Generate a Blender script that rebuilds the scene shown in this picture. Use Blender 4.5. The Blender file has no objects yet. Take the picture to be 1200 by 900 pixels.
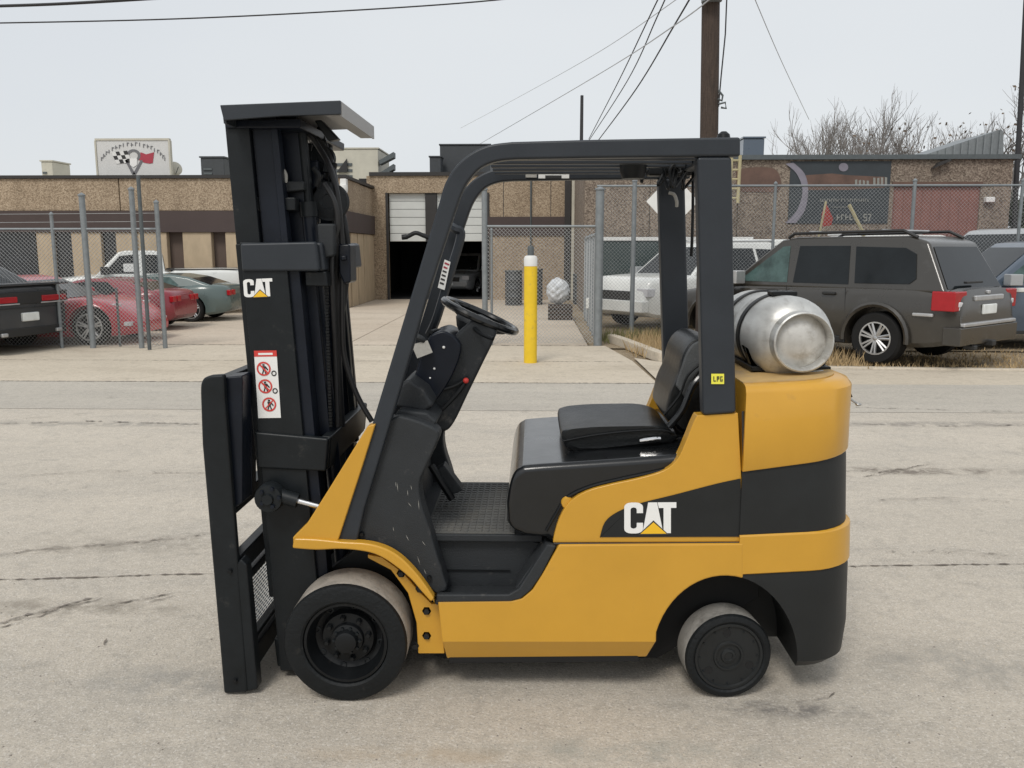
import bpy, bmesh, math, random
from math import sin, cos, tan, pi, radians, sqrt, atan2
from mathutils import Vector, Matrix
random.seed(7)
S = bpy.context.scene
COL = S.collection
# ------------------------------------------------------------------ camera, world, sun, exposure
CAMZ = 1.72; PITCH = radians(8.98); YAW = radians(1.41); F = 1000.0
cam = bpy.data.objects.new('camera', bpy.data.cameras.new('camera')); COL.objects.link(cam)
cam.location = (0, 0, CAMZ); cam.rotation_euler = (pi/2-PITCH, 0, YAW)
cam.data.sensor_width = 36; cam.data.lens = 30; cam.data.clip_start = .05; cam.data.clip_end = 3000
S.camera = cam
W = bpy.data.worlds.new('World'); S.world = W; W.use_nodes = True
wn = W.node_tree.nodes; wl = W.node_tree.links; wn.clear()
SUN_EL = radians(52); SUN_AZ = radians(200)
wo = wn.new('ShaderNodeOutputWorld'); bg = wn.new('ShaderNodeBackground'); sky = wn.new('ShaderNodeTexSky')
sky.sky_type = 'NISHITA'; sky.sun_disc = False; sky.sun_elevation = SUN_EL; sky.sun_rotation = SUN_AZ
sky.dust_density = 3; sky.air_density = 1
tc = wn.new('ShaderNodeTexCoord'); mp = wn.new('ShaderNodeMapping'); mp.inputs['Scale'].default_value = (1, 1, 2.6)
nz = wn.new('ShaderNodeTexNoise'); nz.inputs['Scale'].default_value = 1.3; nz.inputs['Detail'].default_value = 3; nz.inputs['Roughness'].default_value = .45
wl.new(tc.outputs['Generated'], mp.inputs['Vector']); wl.new(mp.outputs['Vector'], nz.inputs['Vector'])
rp = wn.new('ShaderNodeValToRGB')        # the cloud deck: even grey-white
rp.color_ramp.elements[0].position = .25; rp.color_ramp.elements[0].color = (7.3, 7.65, 8.05, 1)
rp.color_ramp.elements[1].position = .8; rp.color_ramp.elements[1].color = (8.35, 8.6, 8.75, 1)
wl.new(nz.outputs['Fac'], rp.inputs['Fac'])
mx = wn.new('ShaderNodeMixRGB'); mx.inputs['Fac'].default_value = .9
wl.new(sky.outputs['Color'], mx.inputs['Color1']); wl.new(rp.outputs['Color'], mx.inputs['Color2'])
wl.new(mx.outputs['Color'], bg.inputs['Color']); bg.inputs['Strength'].default_value = .1
wl.new(bg.outputs['Background'], wo.inputs['Surface'])
sd = bpy.data.lights.new('sun', 'SUN'); sd.energy = 1.7; sd.angle = radians(18); sd.color = (1, .96, .9)
sun = bpy.data.objects.new('sun', sd); COL.objects.link(sun)
sun.rotation_euler = (pi/2-SUN_EL, 0, pi-SUN_AZ)
S.view_settings.view_transform = 'Standard'; S.view_settings.look = 'None'; S.view_settings.exposure = 0; S.view_settings.gamma = 1
S.cycles.max_bounces = 6; S.cycles.transparent_max_bounces = 16

def P(x, y, Y):                         # photo pixel -> world point on the vertical plane at distance Y
    u = (x-600)/F; v = (450-y)/F
    f = cos(PITCH)+v*sin(PITCH); up = -sin(PITCH)+v*cos(PITCH)
    dx = u*cos(YAW)-f*sin(YAW); dy = u*sin(YAW)+f*cos(YAW)
    t = Y/dy
    return Vector((dx*t, Y, CAMZ+up*t))
def G(x, y, z=0.):                      # photo pixel -> world point on the ground
    u = (x-600)/F; v = (450-y)/F
    f = cos(PITCH)+v*sin(PITCH); up = -sin(PITCH)+v*cos(PITCH)
    t = (z-CAMZ)/up
    return Vector(((u*cos(YAW)-f*sin(YAW))*t, (u*sin(YAW)+f*cos(YAW))*t, z))
def XZ(pts, Y): return [(P(x, y, Y).x, P(x, y, Y).z) for x, y in pts]
def cr(pts, n=5):                       # Catmull-Rom smoothing of an open run of points
    out = []
    for i in range(len(pts)-1):
        p0 = pts[max(i-1, 0)]; p1 = pts[i]; p2 = pts[i+1]; p3 = pts[min(i+2, len(pts)-1)]
        for k in range(n):
            t = k/n
            out.append(tuple(.5*((2*b)+(c-a)*t+(2*a-5*b+4*c-d)*t*t+(-a+3*b-3*c+d)*t**3) for a, b, c, d in zip(p0, p1, p2, p3)))
    out.append(tuple(pts[-1])); return out

# ------------------------------------------------------------------ materials
M = {}
def srgb(r, g, b):
    f = lambda c: (c/255/12.92) if c/255 <= .04045 else ((c/255+.055)/1.055)**2.4
    return (f(r), f(g), f(b))
def mat(name, col, rough=.6, metal=0., var=.12, vs=6., bump=0., bs=60., coat=0., dirt=None, ds=3., dt=.55, spec=.5, rv=.12, stretch=None, emit=None, alpha=1):
    m = bpy.data.materials.new(name); m.use_nodes = True; M[name] = m
    n = m.node_tree.nodes; l = m.node_tree.links; b = n['Principled BSDF']
    b.inputs['Metallic'].default_value = metal; b.inputs['Coat Weight'].default_value = coat; b.inputs['Coat Roughness'].default_value = .12
    b.inputs['Specular IOR Level'].default_value = spec
    t = n.new('ShaderNodeTexCoord'); mp = n.new('ShaderNodeMapping'); l.new(t.outputs['Object'], mp.inputs['Vector'])
    if stretch: mp.inputs['Scale'].default_value = stretch
    a = n.new('ShaderNodeTexNoise'); a.inputs['Scale'].default_value = vs; a.inputs['Detail'].default_value = 8; a.inputs['Roughness'].default_value = .65
    l.new(mp.outputs['Vector'], a.inputs['Vector'])
    r = n.new('ShaderNodeValToRGB'); r.color_ramp.elements[0].position = .3; r.color_ramp.elements[1].position = .7
    r.color_ramp.elements[0].color = tuple(c*(1-var) for c in col)+(1,); r.color_ramp.elements[1].color = tuple(min(1, c*(1+var)) for c in col)+(1,)
    l.new(a.outputs['Fac'], r.inputs['Fac']); out = r.outputs['Color']
    if dirt:
        d = n.new('ShaderNodeTexNoise'); d.inputs['Scale'].default_value = ds; d.inputs['Detail'].default_value = 10; d.inputs['Roughness'].default_value = .7
        l.new(mp.outputs['Vector'], d.inputs['Vector'])
        q = n.new('ShaderNodeValToRGB'); q.color_ramp.elements[0].position = dt; q.color_ramp.elements[1].position = dt+.17
        q.color_ramp.elements[0].color = (0, 0, 0, 1); q.color_ramp.elements[1].color = (.75, .75, .75, 1)
        l.new(d.outputs['Fac'], q.inputs['Fac'])
        x = n.new('ShaderNodeMixRGB'); l.new(q.outputs['Color'], x.inputs['Fac']); l.new(out, x.inputs['Color1']); x.inputs['Color2'].default_value = dirt+(1,); out = x.outputs['Color']
    l.new(out, b.inputs['Base Color'])
    rr = n.new('ShaderNodeMapRange'); rr.inputs['To Min'].default_value = max(.02, rough-rv); rr.inputs['To Max'].default_value = min(1, rough+rv)
    l.new(a.outputs['Fac'], rr.inputs['Value']); l.new(rr.outputs['Result'], b.inputs['Roughness'])
    if bump:
        c = n.new('ShaderNodeTexNoise'); c.inputs['Scale'].default_value = bs; c.inputs['Detail'].default_value = 5; l.new(t.outputs['Object'], c.inputs['Vector'])
        u = n.new('ShaderNodeBump'); u.inputs['Strength'].default_value = bump; u.inputs['Distance'].default_value = .01
        l.new(c.outputs['Fac'], u.inputs['Height']); l.new(u.outputs['Normal'], b.inputs['Normal'])
    if alpha < 1: b.inputs['Alpha'].default_value = alpha
    return m
def concrete(name, base, warm, stain, sscale=(1, 1, 1), big=.5, chips=.5, bump=.35, chipc=(.62, .6, .56), darkc=(.16, .15, .14), stain_t=.5, stains=()):
    m = bpy.data.materials.new(name); m.use_nodes = True; M[name] = m
    n = m.node_tree.nodes; l = m.node_tree.links; b = n['Principled BSDF']
    t = n.new('ShaderNodeTexCoord')
    def noise(s, det, ro, sc=None, dist=0):
        z = n.new('ShaderNodeTexNoise'); z.inputs['Scale'].default_value = s; z.inputs['Detail'].default_value = det; z.inputs['Roughness'].default_value = ro; z.inputs['Distortion'].default_value = dist
        if sc:
            q = n.new('ShaderNodeMapping'); q.inputs['Scale'].default_value = sc; l.new(t.outputs['Object'], q.inputs['Vector']); l.new(q.outputs['Vector'], z.inputs['Vector'])
        else: l.new(t.outputs['Object'], z.inputs['Vector'])
        return z.outputs['Fac']
    def ramp(v, p0, p1, c0=(0, 0, 0), c1=(1, 1, 1)):
        r = n.new('ShaderNodeValToRGB'); r.color_ramp.elements[0].position = p0; r.color_ramp.elements[1].position = p1
        r.color_ramp.elements[0].color = c0+(1,); r.color_ramp.elements[1].color = c1+(1,); l.new(v, r.inputs['Fac']); return r.outputs['Color']
    def mixc(f, a, c, mul=1., mode='MIX'):
        x = n.new('ShaderNodeMixRGB'); x.blend_type = mode
        if mul != 1.:
            k = n.new('ShaderNodeMath'); k.operation = 'MULTIPLY'; k.inputs[1].default_value = mul; l.new(f, k.inputs[0]); f = k.outputs[0]
        l.new(f, x.inputs['Fac']); l.new(a, x.inputs['Color1'])
        if isinstance(c, tuple): x.inputs['Color2'].default_value = c+(1,)
        else: l.new(c, x.inputs['Color2'])
        return x.outputs['Color']
    c = ramp(noise(big, 6, .6, sscale), .32, .68, base, warm)
    c = mixc(ramp(noise(big*2.7, 9, .72, sscale, .6), stain_t, stain_t+.22), c, stain, .55)
    mid = ramp(noise(22, 8, .75), .3, .7, (.80, .80, .80), (1.17, 1.17, 1.17)); c = mixc(ramp(noise(3, 4, .6), 0, .2), c, mid, .8, 'MULTIPLY')
    c = mixc(ramp(noise(46, 2, .5), .60, .68), c, chipc, chips*.7)
    c = mixc(ramp(noise(60, 2, .55), .60, .69), c, darkc, chips*.55)
    c = mixc(ramp(noise(6, 7, .75), .52, .72), c, tuple(k*.7 for k in stain), .5)
    c = mixc(ramp(noise(95, 3, .5), .56, .64), c, chipc, chips)
    c = mixc(ramp(noise(130, 3, .55), .57, .66), c, darkc, chips*1.1)
    c = mixc(ramp(noise(1.7, 6, .7, None, 1.5), .60, .70), c, tuple(k*.62 for k in base), .45)
    for (q, rx, ry, cc, kk) in stains:      # old stains, each where it lies on the road
        mp = n.new('ShaderNodeMapping'); mp.vector_type = 'POINT'; mp.inputs['Location'].default_value = (-q[0]/rx, -q[1]/ry, 0); mp.inputs['Scale'].default_value = (1/rx, 1/ry, 0)
        dz = n.new('ShaderNodeTexNoise'); dz.inputs['Scale'].default_value = 5; dz.inputs['Detail'].default_value = 8; dz.inputs['Roughness'].default_value = .75; l.new(t.outputs['Object'], dz.inputs['Vector'])
        l.new(t.outputs['Object'], mp.inputs['Vector']); gr = n.new('ShaderNodeTexGradient'); gr.gradient_type = 'SPHERICAL'; l.new(mp.outputs['Vector'], gr.inputs['Vector'])
        mu_ = n.new('ShaderNodeMath'); mu_.operation = 'MULTIPLY'; l.new(gr.outputs['Fac'], mu_.inputs[0]); l.new(ramp(dz.outputs['Fac'], .42, .62), mu_.inputs[1])
        c = mixc(ramp(mu_.outputs[0], .02, .55), c, cc, kk)
    l.new(c, b.inputs['Base Color']); b.inputs['Roughness'].default_value = .88; b.inputs['Specular IOR Level'].default_value = .3
    u = n.new('ShaderNodeBump'); u.inputs['Strength'].default_value = bump; u.inputs['Distance'].default_value = .012
    l.new(noise(70, 8, .7), u.inputs['Height']); l.new(u.outputs['Normal'], b.inputs['Normal'])
    return m
def aggregate(name, c0, c1, c2, sc=26):
    m = bpy.data.materials.new(name); m.use_nodes = True; M[name] = m
    n = m.node_tree.nodes; l = m.node_tree.links; b = n['Principled BSDF']
    t = n.new('ShaderNodeTexCoord'); v = n.new('ShaderNodeTexVoronoi'); v.inputs['Scale'].default_value = sc; l.new(t.outputs['Object'], v.inputs['Vector'])
    sp = n.new('ShaderNodeSeparateColor'); l.new(v.outputs['Color'], sp.inputs['Color'])
    r = n.new('ShaderNodeValToRGB'); e = r.color_ramp.elements; e[0].position = .05; e[0].color = c0+(1,); e[1].position = .95; e[1].color = c2+(1,)
    k = e.new(.5); k.color = c1+(1,); l.new(sp.outputs[0], r.inputs['Fac'])
    z = n.new('ShaderNodeTexNoise'); z.inputs['Scale'].default_value = 1.6; z.inputs['Detail'].default_value = 9; z.inputs['Roughness'].default_value = .65; zm_ = n.new('ShaderNodeMapping'); zm_.inputs['Scale'].default_value = (1, 1, .22); l.new(t.outputs['Object'], zm_.inputs['Vector']); l.new(zm_.outputs['Vector'], z.inputs['Vector'])
    q = n.new('ShaderNodeValToRGB'); q.color_ramp.elements[0].position = .3; q.color_ramp.elements[1].position = .7; q.color_ramp.elements[0].color = (.78, .76, .74, 1); q.color_ramp.elements[1].color = (1.1, 1.1, 1.1, 1); l.new(z.outputs['Fac'], q.inputs['Fac'])
    x = n.new('ShaderNodeMixRGB'); x.blend_type = 'MULTIPLY'; x.inputs['Fac'].default_value = 1; l.new(r.outputs['Color'], x.inputs['Color1']); l.new(q.outputs['Color'], x.inputs['Color2'])
    l.new(x.outputs['Color'], b.inputs['Base Color']); b.inputs['Roughness'].default_value = .9
    u = n.new('ShaderNodeBump'); u.inputs['Strength'].default_value = .6; u.inputs['Distance'].default_value = .02; l.new(v.outputs['Distance'], u.inputs['Height']); l.new(u.outputs['Normal'], b.inputs['Normal'])
    return m
concrete('road', (.50, .45, .378), (.58, .52, .435), (.39, .36, .315), (.45, 1.2, 1), .6, .5, .7, (.74, .70, .64), (.20, .18, .16), .48, stains=[(G(935, 832), .42, .08, (.16, .15, .14), .8), (G(845, 826), .3, .05, (.2, .19, .17), .6), (G(500, 885), .55, .07, (.46, .36, .25), .5), (G(740, 880), .7, .1, (.29, .30, .27), .5), (G(1065, 552), 1.3, .16, (.17, .145, .12), .85), (G(90, 712), .75, .14, (.24, .21, .17), .7), (G(180, 640), 1.5, .2, (.27, .24, .20), .5), (G(1100, 497), 3.0, .2, (.22, .20, .18), .6), (G(120, 497), 3.0, .16, (.25, .235, .21), .6), (G(1120, 780), .5, .25, (.30, .285, .255), .6), (G(200, 800), .5, .2, (.28, .27, .25), .5)])
concrete('asphalt_strip', (.425, .39, .335), (.49, .45, .385), (.36, .335, .295), (.25, 1.3, 1), .7, .4, .3, (.6, .57, .52), (.2, .18, .16))
concrete('apron', (.51, .445, .35), (.58, .51, .41), (.36, .305, .235), (.5, 1, 1), .35, .2, .25, (.66, .62, .55), (.25, .22, .18))
concrete('lot', (.50, .42, .33), (.57, .49, .395), (.34, .285, .22), (.4, 1, 1), .3, .2, .25, (.62, .58, .5), (.25, .22, .18))
concrete('dirt', (.22, .165, .105), (.34, .27, .18), (.12, .09, .06), (1, 1, 1), 1.2, .8, .8, (.5, .42, .3), (.07, .055, .04))
mat('crack', (.17, .145, .12), .95, var=.4, vs=30)
mat('tar', (.20, .175, .15), .9, var=.3, vs=14, dirt=(.25, .23, .21), ds=20, dt=.5)
aggregate('agg_tan', srgb(136, 120, 100), srgb(163, 145, 123), srgb(184, 167, 144), 34)
aggregate('agg_brown', srgb(98, 87, 77), srgb(128, 115, 103), srgb(152, 140, 126), 30)
mat('pilaster', srgb(182, 164, 138), .9, var=.14, vs=3, dirt=(.24, .19, .14), ds=5, dt=.6, stretch=(1, 1, .4), bump=.5, bs=80)
mat('brown_band', srgb(78, 68, 66), .7, var=.08, vs=2, spec=.25)
mat('brown_panel', srgb(92, 78, 70), .7, var=.1, vs=2)
mat('dark_trim', (.03, .028, .027), .6)
mat('win_glass', (.018, .02, .024), .15, var=.3, vs=.8)
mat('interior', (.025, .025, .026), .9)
mat('door_white', srgb(205, 208, 205), .55, var=.06, vs=2)
mat('door_gap', (.42, .43, .43), .8)
mat('red_wall', srgb(128, 88, 80), .8, var=.14, vs=3)
mat('galv', (.23, .25, .26), .55, metal=.3, var=.15, vs=10)
mat('galv_dark', (.11, .125, .13), .55, metal=.4, var=.15, vs=10)
mat('wire', (.40, .41, .41), .6, metal=.2)
mat('hvac', srgb(190, 186, 172), .65, var=.1, vs=2)
mat('hvac_dark', (.05, .055, .06), .6)
mat('mural_dark', srgb(52, 58, 62), .6, var=.2, vs=2)
mat('mural_rust', srgb(100, 78, 68), .7, var=.3, vs=2.5)
mat('mural_lilac', srgb(128, 124, 134), .7, var=.2, vs=2)
mat('mural_print', srgb(138, 138, 132), .7)
mat('wood_pole', srgb(68, 57, 50), .9, var=.45, vs=9, stretch=(6, 6, .5), bump=.8, bs=30)
mat('cable', (.03, .03, .033), .7)
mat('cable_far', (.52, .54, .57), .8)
mat('bark', (.16, .14, .13), .9, var=.2)
mat('twig', (.20, .185, .175), .9)
mat('leaf_dark', (.11, .08, .055), .9, var=.5)
mat('bush', (.045, .055, .035), .9, var=.5, vs=4)
mat('grass', (.44, .32, .17), .9, var=.4, vs=9)
mat('grass_green', (.17, .17, .07), .9, var=.4, vs=9)
mat('bollard', (.80, .54, .02), .5, var=.06, vs=8, dirt=(.38, .28, .10), ds=9, dt=.57)
mat('white_paint', (.72, .72, .70), .5, var=.05)
mat('bag', (.58, .60, .62), .4, var=.1)
mat('sign_face', srgb(206, 206, 204), .6, var=.04)
mat('ink', (.03, .03, .03), .7); mat('ink_grey', (.16, .16, .17), .7); mat('ink_red', srgb(170, 60, 75), .6)
# forklift
mat('yellow', (.58, .305, .028), .33, var=.05, vs=3, coat=.25, bump=.03, bs=160, dirt=(.36, .20, .05), ds=6, dt=.64)
mat('yellow_dusty', (.50, .33, .13), .75, var=.15, vs=10, dirt=(.36, .27, .17), ds=9, dt=.48)
mat('black_paint', (.0155, .017, .0175), .48, spec=.32, var=.15, vs=5, bump=.04, bs=150, dirt=(.055, .053, .05), ds=7, dt=.66)
mat('guard_paint', (.024, .029, .036), .45, spec=.4, var=.12, vs=5, bump=.04, bs=150, dirt=(.06, .06, .06), ds=9, dt=.68)
mat('mast_paint', (.010, .0125, .0145), .40, spec=.28, var=.25, vs=6, bump=.04, bs=150, dirt=(.06, .056, .05), ds=12, dt=.62)
mat('mast_inner', (.007, .010, .017), .35, spec=.28, var=.3, vs=6, dirt=(.04, .04, .042), ds=10, dt=.62)
mat('plastic', (.027, .030, .033), .55, spec=.3, var=.12, vs=10, bump=.25, bs=260, dirt=(.14, .13, .12), ds=11, dt=.60)
mat('gloss_black', (.006, .007, .008), .3, var=.25, vs=8, coat=.6, spec=.3, bump=.1, bs=9, dirt=(.03, .03, .03), ds=7, dt=.66)
mat('vinyl', (.010, .0115, .0125), .36, spec=.35, var=.25, vs=9, bump=.2, bs=90)
mat('seat_grey', (.07, .075, .078), .55, var=.2, vs=14, bump=.4, bs=200)
mat('rubber', (.007, .0085, .0095), .6, spec=.28, var=.2, vs=12, bump=.35, bs=70, dirt=(.045, .041, .036), ds=13, dt=.60)
mat('tread', (.33, .30, .26), .9, var=.18, vs=16, bump=.3, bs=120, dirt=(.13, .12, .105), ds=11, dt=.50)
mat('tread_grey', (.25, .24, .22), .9, var=.18, vs=16, bump=.3, bs=120, dirt=(.10, .095, .085), ds=11, dt=.50)
mat('rim_black', (.006, .007, .008), .45, spec=.3, var=.2, vs=12, dirt=(.05, .046, .04), ds=14, dt=.62)
mat('mat_rubber', (.105, .105, .10), .75, var=.25, vs=9, dirt=(.15, .14, .12), ds=6, dt=.52)
mat('chrome', (.75, .75, .75), .15, metal=1, var=.05)
mat('steel', (.42, .42, .41), .38, metal=.9, var=.2, vs=20, dirt=(.12, .09, .06), ds=14, dt=.6)
mat('tank', (.55, .55, .53), .42, metal=.55, var=.16, vs=7, stretch=(3, .6, 3), bump=.05, bs=80, dirt=(.28, .26, .22), ds=6, dt=.55)
mat('tank_end', (.58, .57, .54), .45, metal=.45, var=.14, vs=16, dirt=(.30, .27, .22), ds=9, dt=.52)
mat('hood_metal', (.36, .35, .34), .5, var=.08)
mat('hose', (.012, .012, .013), .5)
mat('decal_white', (.82, .82, .80), .45, var=.02); mat('decal_yellow', (.85, .50, .02), .45, var=.02); mat('decal_red', (.62, .05, .04), .5, var=.03)
mat('decal_lpg', (.85, .80, .08), .5, var=.03); mat('label_grey', (.38, .37, .34), .6, var=.15, vs=60)
# cars
def carpaint(n, c, r=.3): mat(n, c, r, var=.05, vs=3, coat=.6, dirt=tuple(.6*k+.05 for k in c), ds=3, dt=.6)
carpaint('suv_grey', srgb(54, 51, 46)); carpaint('coupe_dark', srgb(52, 54, 57)); carpaint('red_car', srgb(178, 52, 66)); carpaint('red_car2', srgb(130, 35, 48))
carpaint('teal_car', srgb(84, 99, 97)); carpaint('white_car', srgb(225, 226, 222)); carpaint('silver_car', srgb(165, 168, 170)); carpaint('blue_grey_car', srgb(74, 86, 100))
carpaint('green_trailer', srgb(52, 66, 66))
mat('car_glass', (.012, .015, .017), .1, spec=.28, var=.3, vs=1.5); mat('car_glass_green', (.06, .10, .095), .1, spec=.35, var=.5, vs=4)
mat('tyre', (.012, .012, .012), .75, var=.2, spec=.3); mat('alloy', (.55, .55, .55), .35, metal=.8); mat('arch', (.008, .008, .008), .9)
mat('tail_red', (.38, .012, .018), .2, var=.1, vs=12); mat('lamp_clear', (.6, .6, .62), .15); mat('plate', (.75, .77, .75), .5); mat('trim_black', (.02, .02, .02), .5)
mat('rail_silver', (.5, .5, .5), .4, metal=.6)
mat('flag_red', srgb(160, 66, 60), .8)
mat('stick', srgb(175, 165, 130), .8)

# ------------------------------------------------------------------ mesh builder
WORLD_ROOTS = set()
def top(o):
    while o.parent: o = o.parent
    return o
class B:
    def __init__(s): s.b = bmesh.new(); s.mi = 0
    def face(s, vs):
        try: f = s.b.faces.new(vs); f.material_index = s.mi; return f
        except ValueError: return None
    def poly(s, pts): return s.face([s.b.verts.new(p) for p in pts])
    def box(s, x0, x1, y0, y1, z0, z1, mtx=None):
        v = [s.b.verts.new((x, y, z)) for z in (z0, z1) for y in (y0, y1) for x in (x0, x1)]
        for q in ((0, 2, 3, 1), (4, 5, 7, 6), (0, 1, 5, 4), (2, 6, 7, 3), (0, 4, 6, 2), (1, 3, 7, 5)): s.face([v[i] for i in q])
        if mtx: 
            for k in v: k.co = mtx @ k.co
        return s
    def prism(s, xz, y0, y1, dy=None):
        a = [s.b.verts.new((x, y0+(dy(x, z) if dy else 0), z)) for x, z in xz]; c = [s.b.verts.new((x, y1, z)) for x, z in xz]
        s.face(a); s.face(c[::-1]); n = len(a)
        for i in range(n): s.face([a[i], c[i], c[(i+1) % n], a[(i+1) % n]])
        return s
    def loft(s, rings, cap=True, close=True):
        R = [[s.b.verts.new(p) for p in r] for r in rings]; n = len(R[0])
        for i in range(len(R)-1):
            for j in range(n if close else n-1): s.face([R[i][j], R[i][(j+1) % n], R[i+1][(j+1) % n], R[i+1][j]])
        if cap: s.face(R[0][::-1]); s.face(R[-1])
        return s
    def tube(s, pts, r, n=8, cap=True):
        pts = [Vector(p) for p in pts]; rs = r if isinstance(r, (list, tuple)) else [r]*len(pts); rings = []; up = None
        for i, p in enumerate(pts):
            d = (pts[min(i+1, len(pts)-1)]-pts[max(i-1, 0)]).normalized()
            if up is None: up = Vector((0, 0, 1)) if abs(d.z) < .9 else Vector((1, 0, 0))
            a = d.cross(up)
            if a.length < 1e-4: a = d.cross(Vector((0, 1, 0)))
            a.normalize(); c = a.cross(d).normalized(); up = c
            rings.append([p+(a*cos(2*pi*k/n)+c*sin(2*pi*k/n))*rs[i] for k in range(n)])
        return s.loft(rings, cap)
    def lathe(s, prof, o, axis, n=40):  # prof: (radius, distance along axis[, material index])
        ax = Vector(axis).normalized(); t = Vector((0, 0, 1)) if abs(ax.z) < .9 else Vector((1, 0, 0)); a = ax.cross(t).normalized(); c = ax.cross(a); o = Vector(o); rings = []
        for q in prof: rings.append(([s.b.verts.new(o+ax*q[1]+(a*cos(2*pi*k/n)+c*sin(2*pi*k/n))*q[0]) for k in range(n)] if q[0] > 1e-5 else [s.b.verts.new(o+ax*q[1])]))
        for i in range(len(rings)-1):
            A, C = rings[i], rings[i+1]
            if len(prof[i]) > 2: s.mi = prof[i][2]
            for k in range(n):
                k2 = (k+1) % n
                if len(A) == 1 and len(C) == 1: continue
                if len(A) == 1: s.face([A[0], C[k2], C[k]])
                elif len(C) == 1: s.face([A[k], A[k2], C[0]])
                else: s.face([A[k], A[k2], C[k2], C[k]])
        return s
    def ball(s, o, r, n=10, seg=16):
        sx, sy, sz = (r if isinstance(r, (tuple, list)) else (r, r, r))
        rings = [[Vector(o)+Vector((sx*sin(pi*i/n)*cos(2*pi*k/seg), sy*sin(pi*i/n)*sin(2*pi*k/seg), -sz*cos(pi*i/n))) for k in range(seg)] for i in range(1, n)]
        return s.loft(rings)
    def done(s, name, m, parent=None, bevel=0, seg=2, smooth=35, kind=None, label=None, solid=0, fix=True):
        if fix: bmesh.ops.recalc_face_normals(s.b, faces=s.b.faces)
        me = bpy.data.meshes.new(name); s.b.to_mesh(me); s.b.free()
        for x in (m if isinstance(m, (list, tuple)) else [m]): me.materials.append(M[x])
        if smooth:
            me.polygons.foreach_set('use_smooth', [True]*len(me.polygons)); me.set_sharp_from_angle(angle=radians(smooth))
        o = bpy.data.objects.new(name, me); COL.objects.link(o)
        if parent:
            r = top(parent)
            if r.name in WORLD_ROOTS: me.transform(Matrix.Translation(-r.location))
            o.parent = parent
        if solid:
            q = o.modifiers.new('s', 'SOLIDIFY'); q.thickness = solid; q.offset = -1
        if bevel:
            q = o.modifiers.new('b', 'BEVEL'); q.width = bevel; q.segments = seg; q.limit_method = 'ANGLE'; q.angle_limit = radians(32); q.harden_normals = bool(smooth)
        if kind: o['kind'] = kind
        if label: o['label'] = label
        return o
def thing(name, label, cat, loc=(0, 0, 0), rz=0, group=None, world=True):
    o = bpy.data.objects.new(name, None); COL.objects.link(o); o.location = loc; o.rotation_euler = (0, 0, rz); o.empty_display_size = .2
    o['label'] = label; o['category'] = cat
    if group: o['group'] = group
    if world: WORLD_ROOTS.add(o.name)
    return o
def tag(o, label, cat, group=None):
    o['label'] = label; o['category'] = cat
    if group: o['group'] = group
    return o
def boolcut(o, cutters):
    for c in cutters:
        q = o.modifiers.new('c', 'BOOLEAN'); q.object = c; q.operation = 'DIFFERENCE'; q.solver = 'EXACT'
    bpy.context.view_layer.update()
    dg = bpy.context.evaluated_depsgraph_get(); me = bpy.data.meshes.new_from_object(o.evaluated_get(dg))
    o.modifiers.clear(); o.data = me
    for c in cutters: bpy.data.objects.remove(c)
    me.polygons.foreach_set('use_smooth', [True]*len(me.polygons)); me.set_sharp_from_angle(angle=radians(32))
    return o
def struct(o): o['kind'] = 'structure'; return o

# ------------------------------------------------------------------ ground
YR = 10.95                                # far edge of the street
b = B(); b.poly([(-600, -300, -.03), (600, -300, -.03), (600, 1200, -.03), (-600, 1200, -.03)]); struct(b.done('ground', 'dirt', smooth=0))
b = B(); b.poly([(-90, -12, 0), (90, -12, 0), (90, YR, 0), (-90, YR, 0)]); struct(b.done('road', 'road', smooth=0))
b = B(); b.poly([(-90, YR+.012, .002), (1.62, YR+.012, .002), (1.55, 13.2, .002), (1.3, 15.3, .002), (-90, 15.3, .002)]); struct(b.done('driveway_apron', 'apron', smooth=0))
xs = [-60, -20.4, -15.9, -11.6, -7.6, -3.4, 1.0]; ys = [15.32, 19.6, 24.4, 30.6]
for i in range(len(xs)-1):
    for j in range(len(ys)-1):
        b = B(); b.box(xs[i]+.01, xs[i+1]-.01, ys[j]+.01, ys[j+1]-.01, -.1, .001); struct(b.done('concrete_slab', 'lot', smooth=0))
b = B(); b.poly([(1.02, 15.0, -.006), (60, 12.6, -.006), (60, 60, -.006), (1.02, 60, -.006)]); struct(b.done('gravel_yard', 'dirt', smooth=0))
b = B(); b.poly([(-90, 8.95, .003), (90, 9.1, .003), (90, YR-.01, .003), (-90, YR-.01, .003)]); struct(b.done('asphalt_strip', 'asphalt_strip', smooth=0))
# dirty joint lines
def ribbon(name, pts, w, m, z=.004, jag=.25, seed=1, kind='structure'):
    rnd = random.Random(seed); L = [Vector(p) for p in pts]; out = []
    for i in range(len(L)-1):
        n = max(2, int((L[i+1]-L[i]).length/.022))
        for k in range(n): out.append(L[i].lerp(L[i+1], k/n))
    out.append(L[-1]); bb = B(); prev = None; off = 0; brk = 0
    for i, p in enumerate(out):
        q = out[min(i+1, len(out)-1)]-out[max(i-1, 0)]; nn = Vector((-q.y, q.x, 0)).normalized()
        off = off*.86+rnd.uniform(-1, 1)*jag*.012; ww = w*(.12+rnd.random()**2*1.5)*(.25 if i in (0, len(out)-1) else 1)
        if jag > .5 and rnd.random() < .03: brk = rnd.randrange(2, 9)
        if brk > 0: brk -= 1; prev = None; continue
        a = bb.b.verts.new((p+nn*(off+ww)).xy.to_3d()+Vector((0, 0, z))); c = bb.b.verts.new((p+nn*(off-ww)).xy.to_3d()+Vector((0, 0, z)))
        if prev: bb.face([prev[0], a, c, prev[1]])
        prev = (a, c)
    o = bb.done(name, m, smooth=0); o['kind'] = kind; return o
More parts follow.
